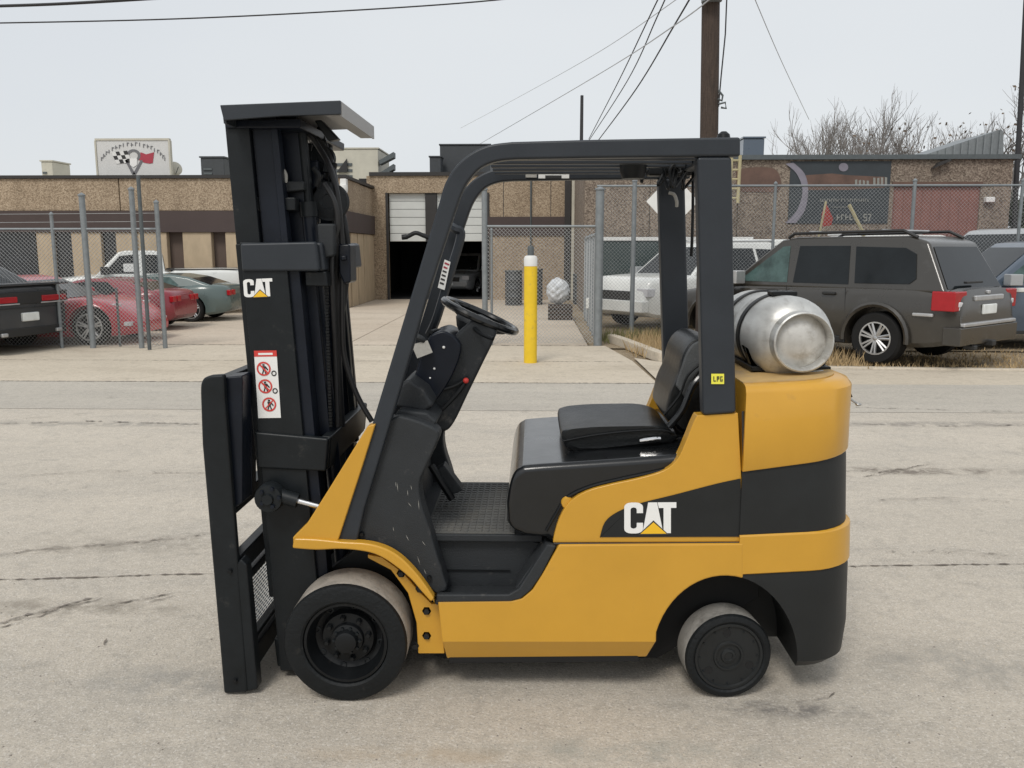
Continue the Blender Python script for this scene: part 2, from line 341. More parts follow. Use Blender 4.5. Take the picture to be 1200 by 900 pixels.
ribbon('pavement_joint', [G(-40, 681), G(120, 677), G(250, 672)], .008, 'crack', seed=2)
ribbon('pavement_joint', [G(985, 664), G(1100, 663), G(1240, 661)], .007, 'crack', seed=3)
ribbon('pavement_joint', [(-60, YR, 0), (-8, YR, 0), (1.6, YR, 0)], .02, 'crack', .006, seed=4)
ribbon('pavement_joint', [(-60, 15.3, 0), (1.2, 15.3, 0)], .03, 'crack', .006, seed=5)
ribbon('pavement_joint', [(-60, 13.1, 0), (1.4, 13.1, 0)], .01, 'crack', .006, seed=25)
for k, (p, w) in enumerate((([G(-20, 735), G(60, 716), G(110, 703)], .012), ([G(120, 712), G(160, 702), G(200, 697)], .006),
        ([G(1010, 559), G(1060, 549), G(1090, 545)], .006), ([G(-10, 650), G(120, 640), G(240, 626)], .006), ([G(120, 758), G(128, 750)], .01),
        ([G(1000, 640), G(1060, 648), G(1110, 645), G(1180, 652)], .004), ([G(1000, 800), G(960, 822), G(905, 838)], .004), ([G(690, 560), G(650, 585)], .004),
        ([G(0, 497), G(100, 494), G(235, 497)], .015), ([G(1000, 497), G(1100, 500), G(1220, 498)], .012), ([G(1000, 478), G(1220, 484)], .01),
        ([G(0, 560), G(110, 553), G(240, 556)], .005), ([G(1010, 590), G(1100, 584), G(1220, 590)], .005))):
    ribbon('pavement_crack', p, w*.8, 'tar' if w > .01 else 'crack', .005+.0005*k, .9, 10+k)
    if k in (0, 1, 2, 3, 5):
        for m_ in range(3): ribbon('pavement_crack', [q+Vector((.03*m_, .035*(m_-1.2), 0)) for q in p], w*.35, 'crack', .0052+.0005*k, 1.6, 40+k*3+m_)
# loose grit lying on the road
def grit(name, label, n, seed, m, smin, smax):
    r = random.Random(seed); bb = B()
    for k in range(n):
        y = 1.6+7*r.random()**1.4; x = r.uniform(-.75, .75)*y; sz = smin+(smax-smin)*r.random()**3; a = r.random()*6.28
        top_v = bb.b.verts.new((x+r.uniform(-.3, .3)*sz, y, sz*.6)); ring_ = [bb.b.verts.new((x+sz*(.7+.3*r.random())*cos(a+j*pi/2), y+sz*(.7+.3*r.random())*sin(a+j*pi/2), 0)) for j in range(4)]
        for j in range(4): bb.face([ring_[j], ring_[(j+1) % 4], top_v])
    o = bb.done(name, m, smooth=0, kind='stuff', fix=False); return tag(o, label, 'grit')
grit('pale_grit', 'pale loose grit scattered over the street around the forklift', 2600, 8, 'apron', .0015, .007)
grit('dark_grit', 'dark loose grit and crumbs scattered over the street around the forklift', 1500, 9, 'tar', .0015, .007)
# kerb and grass strip
kp = [G(716, 400), G(728, 404), G(748, 412), G(775, 423)]; kp = [Vector(q) for q in cr([tuple(q) for q in kp], 5)]
kp += [Vector((3.2, 12.55, 0)), Vector((8, 12.2, 0)), Vector((30, 11.6, 0))]
bb = B(); rings = []
for i, p in enumerate(kp):
    d = (kp[min(i+1, len(kp)-1)]-kp[max(i-1, 0)]).normalized(); nn = Vector((-d.y, d.x, 0))
    hh = .14 if i < 16 else .03
    rings.append([p-nn*.09+Vector((0, 0, -.02)), p-nn*.075+Vector((0, 0, hh)), p+nn*.075+Vector((0, 0, hh)), p+nn*.09+Vector((0, 0, -.02))])
bb.loft(rings); struct(bb.done('kerb', 'apron', bevel=.02))
b = B(); b.poly([(1.66, YR, .001), (60, YR, .001), (60, 11.55, .001), (8, 12.1, .001), (3.2, 12.45, .001), (2.1, 12.95, .001), (1.62, 13.6, .001)]); struct(b.done('gutter', 'apron', smooth=0))
def grass(name, label, n, area, h, m, seed):
    r = random.Random(seed); bb = B()
    for k in range(n):
        x, y = area(r); hh = h*(.4+r.random()); a = r.random()*2*pi; w = .006+.006*r.random(); lx, ly = r.uniform(-.5, .5)*hh, r.uniform(-.5, .5)*hh
        bb.face([bb.b.verts.new(q) for q in ((x-w*cos(a), y-w*sin(a), 0), (x+w*cos(a), y+w*sin(a), 0), (x+lx, y+ly, hh))])
    o = bb.done(name, m, smooth=0, kind='stuff', fix=False); return tag(o, label, 'grass')
def a1(r):
    t = r.random(); x = 1.55+3*t+r.random()*.5; return x, 12.9+r.random()*3-.25*t+(1.0-t)*.9+r.gauss(0, .15)
grass('dry_grass', 'dry straw coloured grass tufts behind the kerb at the fence corner', 6500, a1, .2, 'grass', 3)
grass('weeds', 'sparse green weeds growing along the foot of the fence', 900, lambda r: (r.uniform(1.3, 3.2), 16.2+r.gauss(0, .25)), .22, 'grass_green', 4)
grass('verge_grass', 'thin dry verge grass under and around the parked dark vehicle', 5000, lambda r: (r.uniform(4, 14), 12.4+abs(r.gauss(0, 1.2))), .06, 'grass', 5)

# ------------------------------------------------------------------ chain-link fences
def chain_fence(label, A, Bp, h, posts, mesh=True, post_h=None, rails=(1.,), r=.03, sp=.085, wire_r=.0048, barbs=0, cat='fence', bottom=.04, name='chain_link_fence'):
    A = Vector((A[0], A[1], 0)); Bp = Vector((Bp[0], Bp[1], 0)); L = (Bp-A).length; d = (Bp-A)/L
    t = thing(name, label, cat, A)
    for q in posts:
        s, ph, pr = (q if isinstance(q, tuple) else (q, post_h or h, r)); p = A+d*s
        bb = B(); bb.lathe([(pr, -.1), (pr, ph), (pr*1.25, ph), (pr*1.25, ph+.02), (0, ph+.06)], p, (0, 0, 1), 12); bb.done('post', 'galv', t)
    for k in rails: bb = B(); bb.tube([A+Vector((0, 0, h*k)), Bp+Vector((0, 0, h*k))], .022, 8); bb.done('rail', 'galv', t)
    if mesh:
        bb = B()
        for sgn in (1, -1):
            k0 = -int(h/sp)-1
            for k in range(k0, int(L/sp)+int(h/sp)+2):
                s0 = k*sp; z0, z1 = bottom, h-.03; a0, a1_ = s0, s0+sgn*(z1-z0)
                # clip along the run
                def clip(sa, za, sb, zb):
                    if sa == sb: return None
                    ta, tb = 0., 1.
                    for lim, up in ((0, False), (L, True)):
                        ds_ = sb-sa; tt = (lim-sa)/ds_
                        if (ds_ > 0) ^ up: ta = max(ta, tt)
                        else: tb = min(tb, tt)
                    return (ta, tb) if ta < tb else None
                c = clip(a0, z0, a1_, z1)
                if not c: continue
                q = [A+d*(a0+(a1_-a0)*x)+Vector((0, 0, z0+(z1-z0)*x)) for x in c]
                off = Vector((-d.y, d.x, 0))*(.002*sgn)
                bb.tube([q[0]+off, q[1]+off], wire_r, 3, False)
        bb.done('chain_link_mesh', 'wire', t, kind='stuff', smooth=0, fix=False)
    for k in range(barbs):
        bb = B(); z = h+.13+.14*k; bb.tube([A+Vector((0, 0, z)), A.lerp(Bp, .5)+Vector((0, 0, z-.02)), Bp+Vector((0, 0, z))], .004, 4); bb.done('barbed_wire', 'wire', t)
    return t
FL = 14.75
def fx(px, Y): return P(px, 300, Y).x
x0 = -13.0; f0 = fx(187, FL)
chain_fence('galvanised chain-link fence in front of the red sports car', (x0, FL), (f0, FL), 2.06, [(fx(64, FL)-x0, 2.3, .03), (fx(101, FL)-x0, 2.62, .05), (fx(159, FL)-x0, 2.72, .045), (fx(187, FL)-x0, 2.5, .038), (fx(-60, FL)-x0, 2.5, .04)], barbs=2, sp=.07, wire_r=.0036)
p = fx(72, FL-.5)
for k, (px, ytop) in enumerate(((72, 341), (141, 338))):
    g = G(px, 406 if k else 405); bb = B(); bb.lathe([(.022, 0), (.022, P(px, ytop, g.y).z), (0, P(px, ytop, g.y).z+.02)], (g.x, g.y, 0), (0, 0, 1), 10)
    tag(bb.done('steel_stake', 'galv_dark'), ('thin steel stake beside the dark coupe at the left fence' if not k else 'thin steel stake in front of the red sports car nose'), 'stake')
FM = 15.4
xa, xb = fx(568, FM), fx(702, FM)
chain_fence('galvanised chain-link gate section behind the yellow bollard', (xa, FM), (xb, FM), 2.12, [(0, 2.75, .05), (xb-xa, 2.75, .075), ((xb-xa)*.06, 2.05, .022)], sp=.068, wire_r=.0034, cat='fence')
gA = P(698, 300, 15.6); gB = P(664, 300, 22.0)
chain_fence('chain-link fence run receding beside the white four-wheel drive', (gA.x+.05, 15.6), (gB.x+.45, 22.0), 1.98, [0.35, .8, 1.6, 2.6, 3.8, 5.2], sp=.075, wire_r=.0034)
xc, xd = fx(742, 16.86), fx(1196, 16.86)
chain_fence('tall chain-link fence behind the parked dark vehicle and mural wall', (xb+.05, 16.86), (19, 16.86), 2.92, [(xc-xb-.05, 3.0, .045), (fx(902, 16.86)-xb, 2.95, .03), (fx(1063, 16.86)-xb, 3.0, .035), (fx(1188, 16.86)-xb, 3.0, .03)], sp=.072, wire_r=.002)

# ------------------------------------------------------------------ left commercial building
YB = 25.0; YC = 29.4
bl = thing('commercial_building', 'tan aggregate panel building with brown band and half open roller door', 'building', (-12, YB, 0))
zt = P(200, 209, YB).z; zb1 = P(200, 247, YB).z; zb0 = P(200, 272, YB).z; XC = P(406, 300, YB).x
def wbox(name, x0, x1, y0, y1, z0, z1, m, par, **k): bb = B(); bb.box(x0, x1, y0, y1, z0, z1); return bb.done(name, m, par, **k)
wbox('roof', -45, XC-.1, YB+.2, 60, zt-.5, zt-.3, 'hvac', bl, smooth=0)
seams = [-45, -34, -27, -21.5, -16.4, -12.0, -8.4, XC]
for i in range(len(seams)-1): wbox('wall_panel', seams[i]+.012, seams[i+1]-.012, YB, YB+.3, zb1, zt, 'agg_tan', bl, bevel=.015, smooth=0)
wbox('parapet_cap', -45.1, XC+.06, YB-.06, YB+.36, zt, zt+.09, 'dark_trim', bl)
wbox('band', -45, XC, YB-.05, YB+.3, zb0, zb1-.003, 'brown_band', bl)
wbox('wall_recess', -45, XC-.02, YB+.22, YB+.3, 0, zb0, 'brown_panel', bl, smooth=0)
segs = [(-22, 40, 'w'), (44, 64, 'p'), (64, 85, 'w'), (85, 120, 'p'), (120, 137, 'w'), (137, 163, 'p'), (163, 197, 'p'), (215, 249, 'p'), (265, 290, 'p'), (300, 330, 'w'), (335, 366, 'p'), (372, 384, 'w'), (386, 405, 'p')]
for a, c, k in segs:
    if k == 'p': wbox('pilaster', fx(a, YB), fx(c, YB)-.012, YB-.0, YB+.22, 0, zb0-.003, 'pilaster', bl, bevel=.02, smooth=0)
    else: wbox('window', fx(a, YB), fx(c, YB), YB+.14, YB+.2, .35, zb0-.003, 'win_glass', bl)
# return wall at the corner (faces the yard) and the recessed facade
zr = P(500, 206, YC).z
for k, (y0, y1) in enumerate(((YB+.31, YB+2.2), (YB+2.22, YC))): wbox('return_wall', XC-.3, XC, y0, y1, zb1, zt-.01-.02*k, 'agg_tan', bl, smooth=0)
wbox('return_band', XC-.3, XC+.05, YB-.05, YC, zb0, zb1-.006, 'brown_band', bl)
wbox('return_recess', XC-.3, XC-.2, YB, YC, 0, zb0-.003, 'brown_panel', bl, smooth=0)
for y0, y1 in ((YB+.0, YB+.5), (YB+.75, YB+1.6), (YB+1.75, YB+2.6), (YB+2.75, YB+4.38)): wbox('pilaster', XC-.2, XC, y0+.23 if y0 == YB else y0, y1, 0, zb0-.006, 'pilaster', bl, bevel=.02, smooth=0)
wbox('parapet_cap', XC-.35, XC+.06, YB+.37, YC+.0, zt, zt+.085, 'dark_trim', bl)
XD0, XD1, XE = P(455, 300, YC).x, P(572, 300, YC).x, P(684, 300, YC).x; zd = P(480, 226, YC).z
wbox('recessed_wall', XC-.2, XD0, YC, YC+.3, 0, zr, 'agg_tan', bl, smooth=0)
wbox('recessed_wall', XD0, XD1, YC, YC+.3, zd, zr-.002, 'agg_tan', bl, smooth=0)
zm = P(600, 254, YC).z; zm2 = P(600, 276, YC).z
wbox('recessed_wall', XD1, XE, YC, YC+.3, zm, zr, 'agg_tan', bl, smooth=0)
wbox('recessed_wall', XD1, XE, YC, YC+.3, 0, zm2, 'agg_tan', bl, smooth=0)
wbox('band', XD1, XE, YC-.05, YC+.3, zm2+.002, zm-.002, 'brown_band', bl)
wbox('parapet_cap', XC-.1, XE+.2, YC-.06, YC+.36, zr, zr+.12, 'dark_trim', bl)
wbox('roof', XC-.2, XE, YC+.3, 60, zr-.5, zr-.3, 'hvac', bl, smooth=0)
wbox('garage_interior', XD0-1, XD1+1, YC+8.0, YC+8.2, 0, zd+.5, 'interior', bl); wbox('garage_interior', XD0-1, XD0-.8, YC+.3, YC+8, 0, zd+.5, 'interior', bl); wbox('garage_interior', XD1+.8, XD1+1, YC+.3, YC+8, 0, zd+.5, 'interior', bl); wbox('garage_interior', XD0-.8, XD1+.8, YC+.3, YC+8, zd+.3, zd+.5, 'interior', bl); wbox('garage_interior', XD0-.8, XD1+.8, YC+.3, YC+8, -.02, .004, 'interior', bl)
zo = P(480, 283, YC).z
xm0, xm1 = P(499, 300, YC).x, P(512, 300, YC).x
def roller(xa_, xb_):
    bb = B(); bb.box(xa_, xb_, YC+.2, YC+.22, zo, zd); dr = bb.done('roller_door', 'door_gap', bl, smooth=0)
    n = 6
    for k in range(n):
        bb = B(); z0 = zo+(zd-zo)*k/n; bb.box(xa_+.01, xb_-.01, YC+.16, YC+.2, z0+.008, z0+(zd-zo)/n-.008); bb.done('door_panel', 'door_white', dr, bevel=.01)
roller(XD0+.04, xm0); roller(xm1, XD1-.04)
wbox('door_post', xm0, xm1, YC+.05, YC+.25, 0+zo, zd+.02, 'dark_trim', bl)
wbox('door_frame', XD0-.05, XD0+.03, YC-.04, YC+.02, 0, zd, 'dark_trim', bl); wbox('door_frame', XD1-.03, XD1+.05, YC-.04, YC+.02, 0, zd, 'dark_trim', bl)
wbox('downpipe', P(661, 300, YC).x, P(668, 300, YC).x, YC-.2, YC-.06, 0, zr-.1, 'dark_trim', bl)
wbox('corner_column', P(669, 300, YC).x, P(681, 300, YC).x, YC-.25, YC-.03, 0, zr-.1, 'hvac', bl)
bb = B(); p = P(622, 300, YC); bb.tube([(p.x, YC-.05, .2), (p.x, YC-.05, zr)], .03, 8); bb.done('conduit', 'galv_dark', bl)
for px in (590, 645):
    bb = B(); bb.box(P(px, 300, YC).x-.01, P(px, 300, YC).x+.01, YC-.005, YC+.01, zm, zr); bb.done('panel_joint', 'dark_trim', bl)
# security camera on the return corner
t = thing('security_camera', 'white dome security camera under the roof edge of the tan building', 'camera', P(404, 230, YB-.3))
p = P(403, 218, YB-.2); bb = B(); bb.box(p.x-.09, p.x+.09, p.y-.1, p.y+.12, p.z-.05, p.z+.2); bb.done('bracket', 'white_paint', t, bevel=.02)
bb = B(); bb.lathe([(0, -.22), (.09, -.18), (.13, -.08), (.14, .02), (.12, .1), (0, .12)], (p.x, p.y-.12, p.z-.08), (0, 0, 1), 20); bb.done('housing', ['white_paint'], t)
bb = B(); bb.ball((p.x, p.y-.14, p.z-.28), .075); bb.done('lens_dome', 'win_glass', t)
# things on the left roof
def hvac(px0, px1, py0, Y, zb, label, m='hvac', depth=1.2, slots=True, name='rooftop_unit'):
    x0, x1 = P(px0, 300, Y).x, P(px1, 300, Y).x; z1 = P(600, py0, Y).z; t = thing(name, label, 'air conditioner', ((x0+x1)/2, Y, zb))
    wbox('casing', x0, x1, Y, Y+depth, zb, z1, m, t, bevel=.03)
    if slots:
        n = 5
        for k in range(n):
            z = zb+(z1-zb)*(.25+.55*k/n); wbox('louvre', x0+(x1-x0)*.12, x0+(x1-x0)*.48, Y-.03, Y-.002, z, z+(z1-zb)*.05, 'galv_dark', t)
    wbox('lid', x0-.03, x1+.03, Y-.03, Y+depth+.03, z1+.002, z1+.05, m, t); return t
hvac(57, 70, 188, 31, zt-.3, 'small grey rooftop unit left of the white sign'); hvac(241, 268, 184, 29, zt-.3, 'dark fronted rooftop unit right of the satellite dish', 'hvac_dark', 1.5)
t = hvac(388, 446, 174, 33, zt-.3, 'large beige rooftop unit beside the mast top', 'hvac', 2.5)
for k, (py0, py1) in enumerate(((188, 178), (203, 192))):
    a = P(444, py0, 32.9); c = P(461, py1, 32.9); bb = B(); bb.prism([(a.x, a.z), (a.x+.02, a.z-.15), (c.x, c.z-.2), (c.x, c.z)], 32.9, 33.4); bb.done('vent_hood', 'galv_dark', t)
a = P(404, 202, 32.9); bb = B(); bb.prism([(a.x-.3, a.z), (a.x+.1, a.z), (a.x+.1, a.z+.5)], 32.85, 32.95); bb.done('flap', 'trim_black', t)
hvac(517, 575, 170, YC+4, zr-.3, 'dark square rooftop unit above the roller door', 'hvac_dark', 2, False); hvac(505, 518, 184, YC+3, zr-.3, 'small dark rooftop vent box left of the dark square unit', 'hvac_dark', .8, False, 'roof_vent_box')
# satellite dish
p = P(205, 197, YB+1); t = thing('satellite_dish', 'small grey satellite dish on the roof right of the sign', 'satellite dish', (p.x, p.y, zt))
bb = B(); bb.lathe([(0, .05), (.12, .04), (.2, .0), (.22, -.04), (.2, -.01), (.12, .03), (0, .04)], p, (.55, -.8, .3), 20); bb.done('dish', 'hvac', t)
bb = B(); bb.tube([p+Vector((-.02, .05, 0)), (p.x-.05, p.y+.1, zt)], .025, 8); bb.done('mount', 'galv_dark', t); bb = B(); bb.tube([p+Vector((0, 0, -.2)), p+Vector((.25, -.35, .0))], .012, 6); bb.done('feed_arm', 'galv_dark', t)
# sign with crossed flags
YS = YB+.6; c0 = P(115.5, 206, YS); c1 = P(197, 164.5, YS)
t = thing('roof_sign', 'white rooftop sign with crossed checkered and red flags above the brown band', 'sign', ((c0.x+c1.x)/2, YS, zt))
wbox('sign_panel', c0.x, c1.x, YS, YS+.1, c0.z, c1.z, 'sign_face', t, bevel=.01)
for (a, c, e, g) in ((c0.x-.03, c1.x+.03, c1.z, c1.z+.06), (c0.x-.03, c1.x+.03, c0.z-.05, c0.z), (c0.x-.05, c0.x-.002, c0.z, c1.z), (c1.x+.002, c1.x+.05, c0.z, c1.z)): wbox('frame', a, c, YS-.02, YS+.12, e, g, 'hvac', t)
def sp_(u, v, dy=-.012):  # u, v in the enlarged crop (1200x646 of 100..230 x 150..220)
    q = P(100+u*130/1200, 150+v*70/646, YS); return (q.x, YS+dy, q.z)
def flat(par, name, m, polys, dy=-.012, f=sp_):
    bb = B()
    for pl in polys: bb.poly([f(u, v, dy) for u, v in pl])
    return bb.done(name, m, par, smooth=0, solid=.004)
chk = []; chk2 = []
for i in range(4):
    for j in range(3):
        u = 285+i*42+j*18; v = 262+j*42-i*4; (chk if (i+j) % 2 else chk2).append([(u, v), (u+42, v-4), (u+60, v+38), (u+18, v+42)])
flat(t, 'checkered_flag', 'ink', chk); flat(t, 'checkered_flag_white', 'white_paint', chk2)
flat(t, 'red_flag', 'ink_red', [[(600, 262), (660, 285), (745, 262), (730, 380), (690, 385), (640, 375), (580, 345)]])
flat(t, 'flag_pole', 'ink_grey', [[(430, 350), (450, 340), (545, 500), (510, 505)], [(600, 345), (625, 355), (545, 505), (515, 500)]])
ring = [(522+78*cos(a), 300-70*sin(a)) for a in [pi*k/12 for k in range(-3, 16)]]
inner = [(522+48*cos(a), 300-44*sin(a)) for a in [pi*k/12 for k in range(15, -4, -1)]]
bb = B()
for k in range(len(ring)-1): bb.poly([sp_(*ring[k], -.015), sp_(*ring[k+1], -.015), sp_(*inner[len(ring)-2-k], -.015), sp_(*inner[len(ring)-1-k], -.015)])
bb.done('badge', 'ink_grey', t, smooth=0); flat(t, 'badge_face', 'decal_white', [[(482, 330), (562, 330), (560, 400), (522, 425), (486, 400)]], -.018)
letters = []
for k in range(20):
    a = radians(152-k*6.6); R1 = 385; u = 522+R1*cos(a)*1.0; v = 470-R1*sin(a)*.76+(-4 if k % 3 else 3)
    letters.append([(u-10, v-20), (u-2, v-21), (u-2, v+18), (u-10, v+18)])
    if k % 4 != 3: letters.append([(u-1, v-20+(k % 2)*15), (u+14, v-18+(k % 2)*15), (u+14, v-9+(k % 2)*15), (u-1, v-11+(k % 2)*15)])
flat(t, 'arched_lettering', 'ink_grey', letters)['kind'] = 'stuff'
# tall dark pole in front of the sign (belongs to the fence line)
bb = B(); p = P(165, 207, 14.6); bb.lathe([(.032, 0), (.032, p.z), (0, p.z+.01)], (p.x, 14.5, 0), (0, 0, 1), 12); tag(bb.done('tall_pole', 'galv_dark'), 'tall dark pipe pole standing at the chain-link gate under the roof sign', 'pole')

# ------------------------------------------------------------------ right building
YD = 23.5; XR0, XR1 = P(684, 300, YD).x, P(1178, 300, YD).x; zq = P(1000, 187, YD).z
br = thing('mural_building', 'brown aggregate building with dark mural and red wall panel', 'building', (XR0, YD, 0))
mur0, mur1 = P(958, 300, YD).x, P(1037, 300, YD).x; r0, r1 = P(1042, 300, YD).x, P(1143, 300, YD).x; rz = P(1000, 216, YD).z
xx = [XR0, P(760, 300, YD).x, P(862, 300, YD).x, P(958, 300, YD).x, P(1037, 300, YD).x]
for i in range(4): wbox('wall_panel', xx[i]+.008, xx[i+1]-.008, YD, YD+.3, 0, zq, 'agg_brown', br, smooth=0)
wbox('wall_panel', mur1+.008, XR1, YD, YD+.3, rz, zq, 'agg_brown', br, smooth=0); wbox('wall_panel', r1, XR1, YD, YD+.3, 0, rz-.002, 'agg_brown', br, smooth=0); wbox('wall_panel', mur1+.008, r0, YD, YD+.3, 0, rz-.002, 'agg_brown', br, smooth=0)
wbox('red_panel', r0, r1, YD+.05, YD+.3, 0, rz-.002, 'red_wall', br, smooth=0)
for k in range(9): wbox('panel_rib', r0+.05+(r1-r0)*k/9.3, r0+.08+(r1-r0)*k/9.3, YD+.035, YD+.049, 0, rz-.06, 'red_wall', br)
wbox('lintel', r0-.05, r1+.03, YD-.03, YD+.04, rz-.05, rz+.06, 'mural_rust', br)
wbox('parapet_cap', XR0-.1, XR1+.15, YD-.1, YD+.4, zq, zq+.12, 'galv_dark', br)
wbox('side_wall', XR1-.3, XR1, YD+.3, 50, 0, zq-.002, 'agg_brown', br, smooth=0); wbox('side_wall', XR0, XR0+.3, YD+.3, YC, 0, zq-.002, 'agg_brown', br, smooth=0); wbox('roof', XR0+.3, XR1-.3, YD+.3, 50, zq-.5, zq-.3, 'hvac', br, smooth=0)
def mp_(u, v, dy=-.012):     # u, v in the 1200x750 crop of 900..1060 x 180..280
    q = P(900+u*160/1200, 180+v*100/750, YD); return (q.x, YD+dy, q.z)
mu = wbox('mural', P(921, 300, YD).x, mur1, YD-.02, YD-.001, P(1000, 262, YD).z, P(1000, 189, YD).z, 'mural_dark', br)
flat(mu, 'rust_field', 'mural_rust', [[(330, 190), (560, 175), (700, 190), (1020, 205), (1020, 300), (700, 320), (330, 320)]], -.024, mp_)
flat(mu, 'pale_moon', 'mural_lilac', [[(660+42*cos(k*pi/8), 120+38*sin(k*pi/8)) for k in range(16)]], -.028, mp_)
cres = cr([(150, 90), (250, 180), (300, 330), (250, 500), (150, 610)], 4)+cr([(240, 610), (320, 500), (350, 330), (320, 180), (220, 80)], 4)
flat(mu, 'crescent', 'mural_lilac', [cres], -.031, mp_)
rnd = random.Random(5); tx = []
for (u0, u1, v, h) in ((455, 880, 410, 26), (560, 720, 470, 10), (600, 760, 560, 50)):
    u = u0
    while u < u1:
        w = h*.55; tx.append([(u, v-h/2), (u+w*.35, v-h/2), (u+w*.35, v+h/2), (u, v+h/2)])
        if rnd.random() < .7: q = rnd.choice((-.5, -.1, .25)); tx.append([(u+w*.36, v+h*q), (u+w, v+h*q), (u+w, v+h*(q+.22)), (u+w*.36, v+h*(q+.22))])
        u += w*1.35*(1.5 if rnd.random() < .15 else 1)
for (u0, v, h) in ((760, 255, 60), (920, 240, 70)):
    for k in range(4): tx.append([(u0+k*34, v-h/2+rnd.random()*15), (u0+k*34+20, v-h/2+rnd.random()*15), (u0+k*34+20, v+h/2), (u0+k*34, v+h/2)])
# the digits 5 and 7 at the end of the number
tx += [[(835, 530), (865, 530), (865, 540), (835, 540)], [(835, 541), (845, 541), (845, 556), (835, 556)], [(835, 557), (865, 557), (865, 566), (835, 566)], [(856, 567), (866, 567), (866, 584), (856, 584)], [(835, 585), (866, 585), (866, 595), (835, 595)],
       [(872, 530), (903, 530), (903, 540), (872, 540)], [(893, 541), (903, 541), (887, 595), (877, 595)]]
flat(mu, 'painted_lettering', 'mural_print', tx, -.034, mp_)['kind'] = 'stuff'
flat(br, 'rust_wash', 'mural_rust', [cr([(-280, 140), (-120, 120), (40, 130), (100, 190), (110, 300), (60, 340)], 3)+[(-280, 335)]], -.012, mp_)
bb = B(); p = P(1160, 234, YD-.1); bb.box(p.x-.12, p.x+.12, YD-.15, YD-.002, p.z-.07, p.z+.07); bb.done('wall_lamp', 'white_paint', br, bevel=.02)
bb = B(); p = P(1102, 193, YD-.1); bb.prism([(p.x-.2, p.z-.1), (p.x+.25, p.z+.1), (p.x+.2, p.z+.14), (p.x-.05, p.z+.06)], YD-.2, YD-.002); bb.done('broken_bracket', 'dark_trim', br)
hvac(866, 890, 163, YD+3, zq-.3, 'grey green rooftop unit on the mural building', 'blue_grey_car', 1.5, False)
pts = XZ([(1085, 181), (1172, 152), (1176, 154), (1176, 185), (1085, 185)], 27)
rw = thing('metal_roof_addition', 'grey metal roof wedge rising behind the mural building', 'roof', (pts[0][0], 27, zq-.5))
bb = B(); bb.prism(pts, 27, 30); bb.done('metal_cladding', 'galv', rw)
for k in range(10):
    q = 1090+k*9; top_ = 181-(q-1085)*.333; a = P(q, top_, 27); c = P(q, 185, 27); bb = B(); bb.box(a.x, a.x+.05, 26.95, 26.998, c.z, a.z); bb.done('cladding_rib', 'galv', rw)
# ladder
t = thing('wall_ladder', 'pale yellow ladder fixed to the mural building wall under the roof edge', 'ladder', (P(860, 237, 22.9).x, 22.9, P(860, 237, 22.9).z))
for px in (856, 866): a = P(px-1.5, 238, 22.9); c = P(px+1.5, 182, 22.9); bb = B(); bb.tube([a, c], .045, 8); bb.done('ladder_rail', 'stick', t)
for k in range(5): a = P(855, 232-11*k, 22.9); c = P(866, 232-11*k, 22.9); bb = B(); bb.tube([a, c], .028, 6); bb.done('rung', 'stick', t)

# ------------------------------------------------------------------ poles and wires
pb = G(826, 410); t = thing('utility_pole', 'tall weathered wooden utility pole behind the forklift roof', 'utility pole', (pb.x, pb.y, 0)); PY = pb.y
bb = B(); tp = P(835, -190, PY); bb.tube([(pb.x, PY, -.1), P(831, 155, PY), P(833, 0, PY), tp], [.17, .15, .145, .13], 20); bb.done('pole_shaft', 'wood_pole', t)
bb = B(); bb.tube([P(834, 2, PY-.15), P(834, -3, PY-.15)], .165, 18); bb.done('pole_band', 'galv', t)
bb = B(); bb.tube([P(852, -10, PY), P(850, 40, PY), P(845, 90, PY), P(842, 125, PY)], .012, 6); bb.done('ground_wire', 'cable', t)
bb = B()
for q in ([(842, 106), (847, 112), (846, 118), (841, 116)], [(842, 122), (850, 120), (851, 127), (845, 126)]): bb.tube([P(x, y, PY-.15) for x, y in q], .018, 6)
bb.done('pole_hardware', 'galv_dark', t)
bb = B(); bb.box(tp.x-1.2, tp.x+1.2, PY-.24, PY-.13, tp.z-.5, tp.z-.35); bb.done('crossarm', 'wood_pole', t)
a = G(682, 340); p = P(682, 112, 33); bb = B(); bb.lathe([(.09, -.1-0), (.06, p.z), (0, p.z+.02)], (p.x, 33, 0), (0, 0, 1), 10); tag(bb.done('slim_pole', 'cable'), 'slim dark pole rising behind the recessed wall', 'pole')
bb = B(); bb.tube([(P(1190, 300, 24.5).x, 24.5, 0), P(1190, 230, 24.5), P(1198, 90, 24.5), P(1204, -30, 24.5)], .07, 8); tag(bb.done('leaning_pole', 'cable'), 'thin dark leaning pole at the right edge by the mural building', 'pole')
def cable(label, pts, r, m='cable', Y=None):
    q = cr([tuple(P(x, y, Yd)) for x, y, Yd in pts], 8); bb = B(); bb.tube(q, r, 6); tag(bb.done('overhead_cable', m), label, 'cable')
cable('thick black cable crossing the top left corner', [(-80, 9, 18), (60, 5, 18), (200, -3, 18)], .03)
cable('thin cable sagging across the top left sky', [(-60, 28, 20), (180, 23, 20), (380, 14, 20), (560, 2, 20), (700, -14, 20)], .016, 'cable')
cable('leftmost of the three steep cables reaching the slim pole', [(783, -25, 15), (760, 22, 18), (725, 95, 24), (690, 163, 33)], .014)
cable('middle of the three steep cables left of the wooden pole', [(790, -25, 15), (770, 20, 18), (735, 95, 24), (688, 168, 34)], .014)
cable('rightmost and darkest of the three steep cables', [(822, -25, 15), (790, 30, 18), (745, 105, 24), (700, 166, 34)], .018)
cable('faint cable running from the wooden pole down to the left roofs', [(838, -6, 14), (790, 30, 16), (700, 88, 24), (560, 170, 40)], .011, 'cable_far')
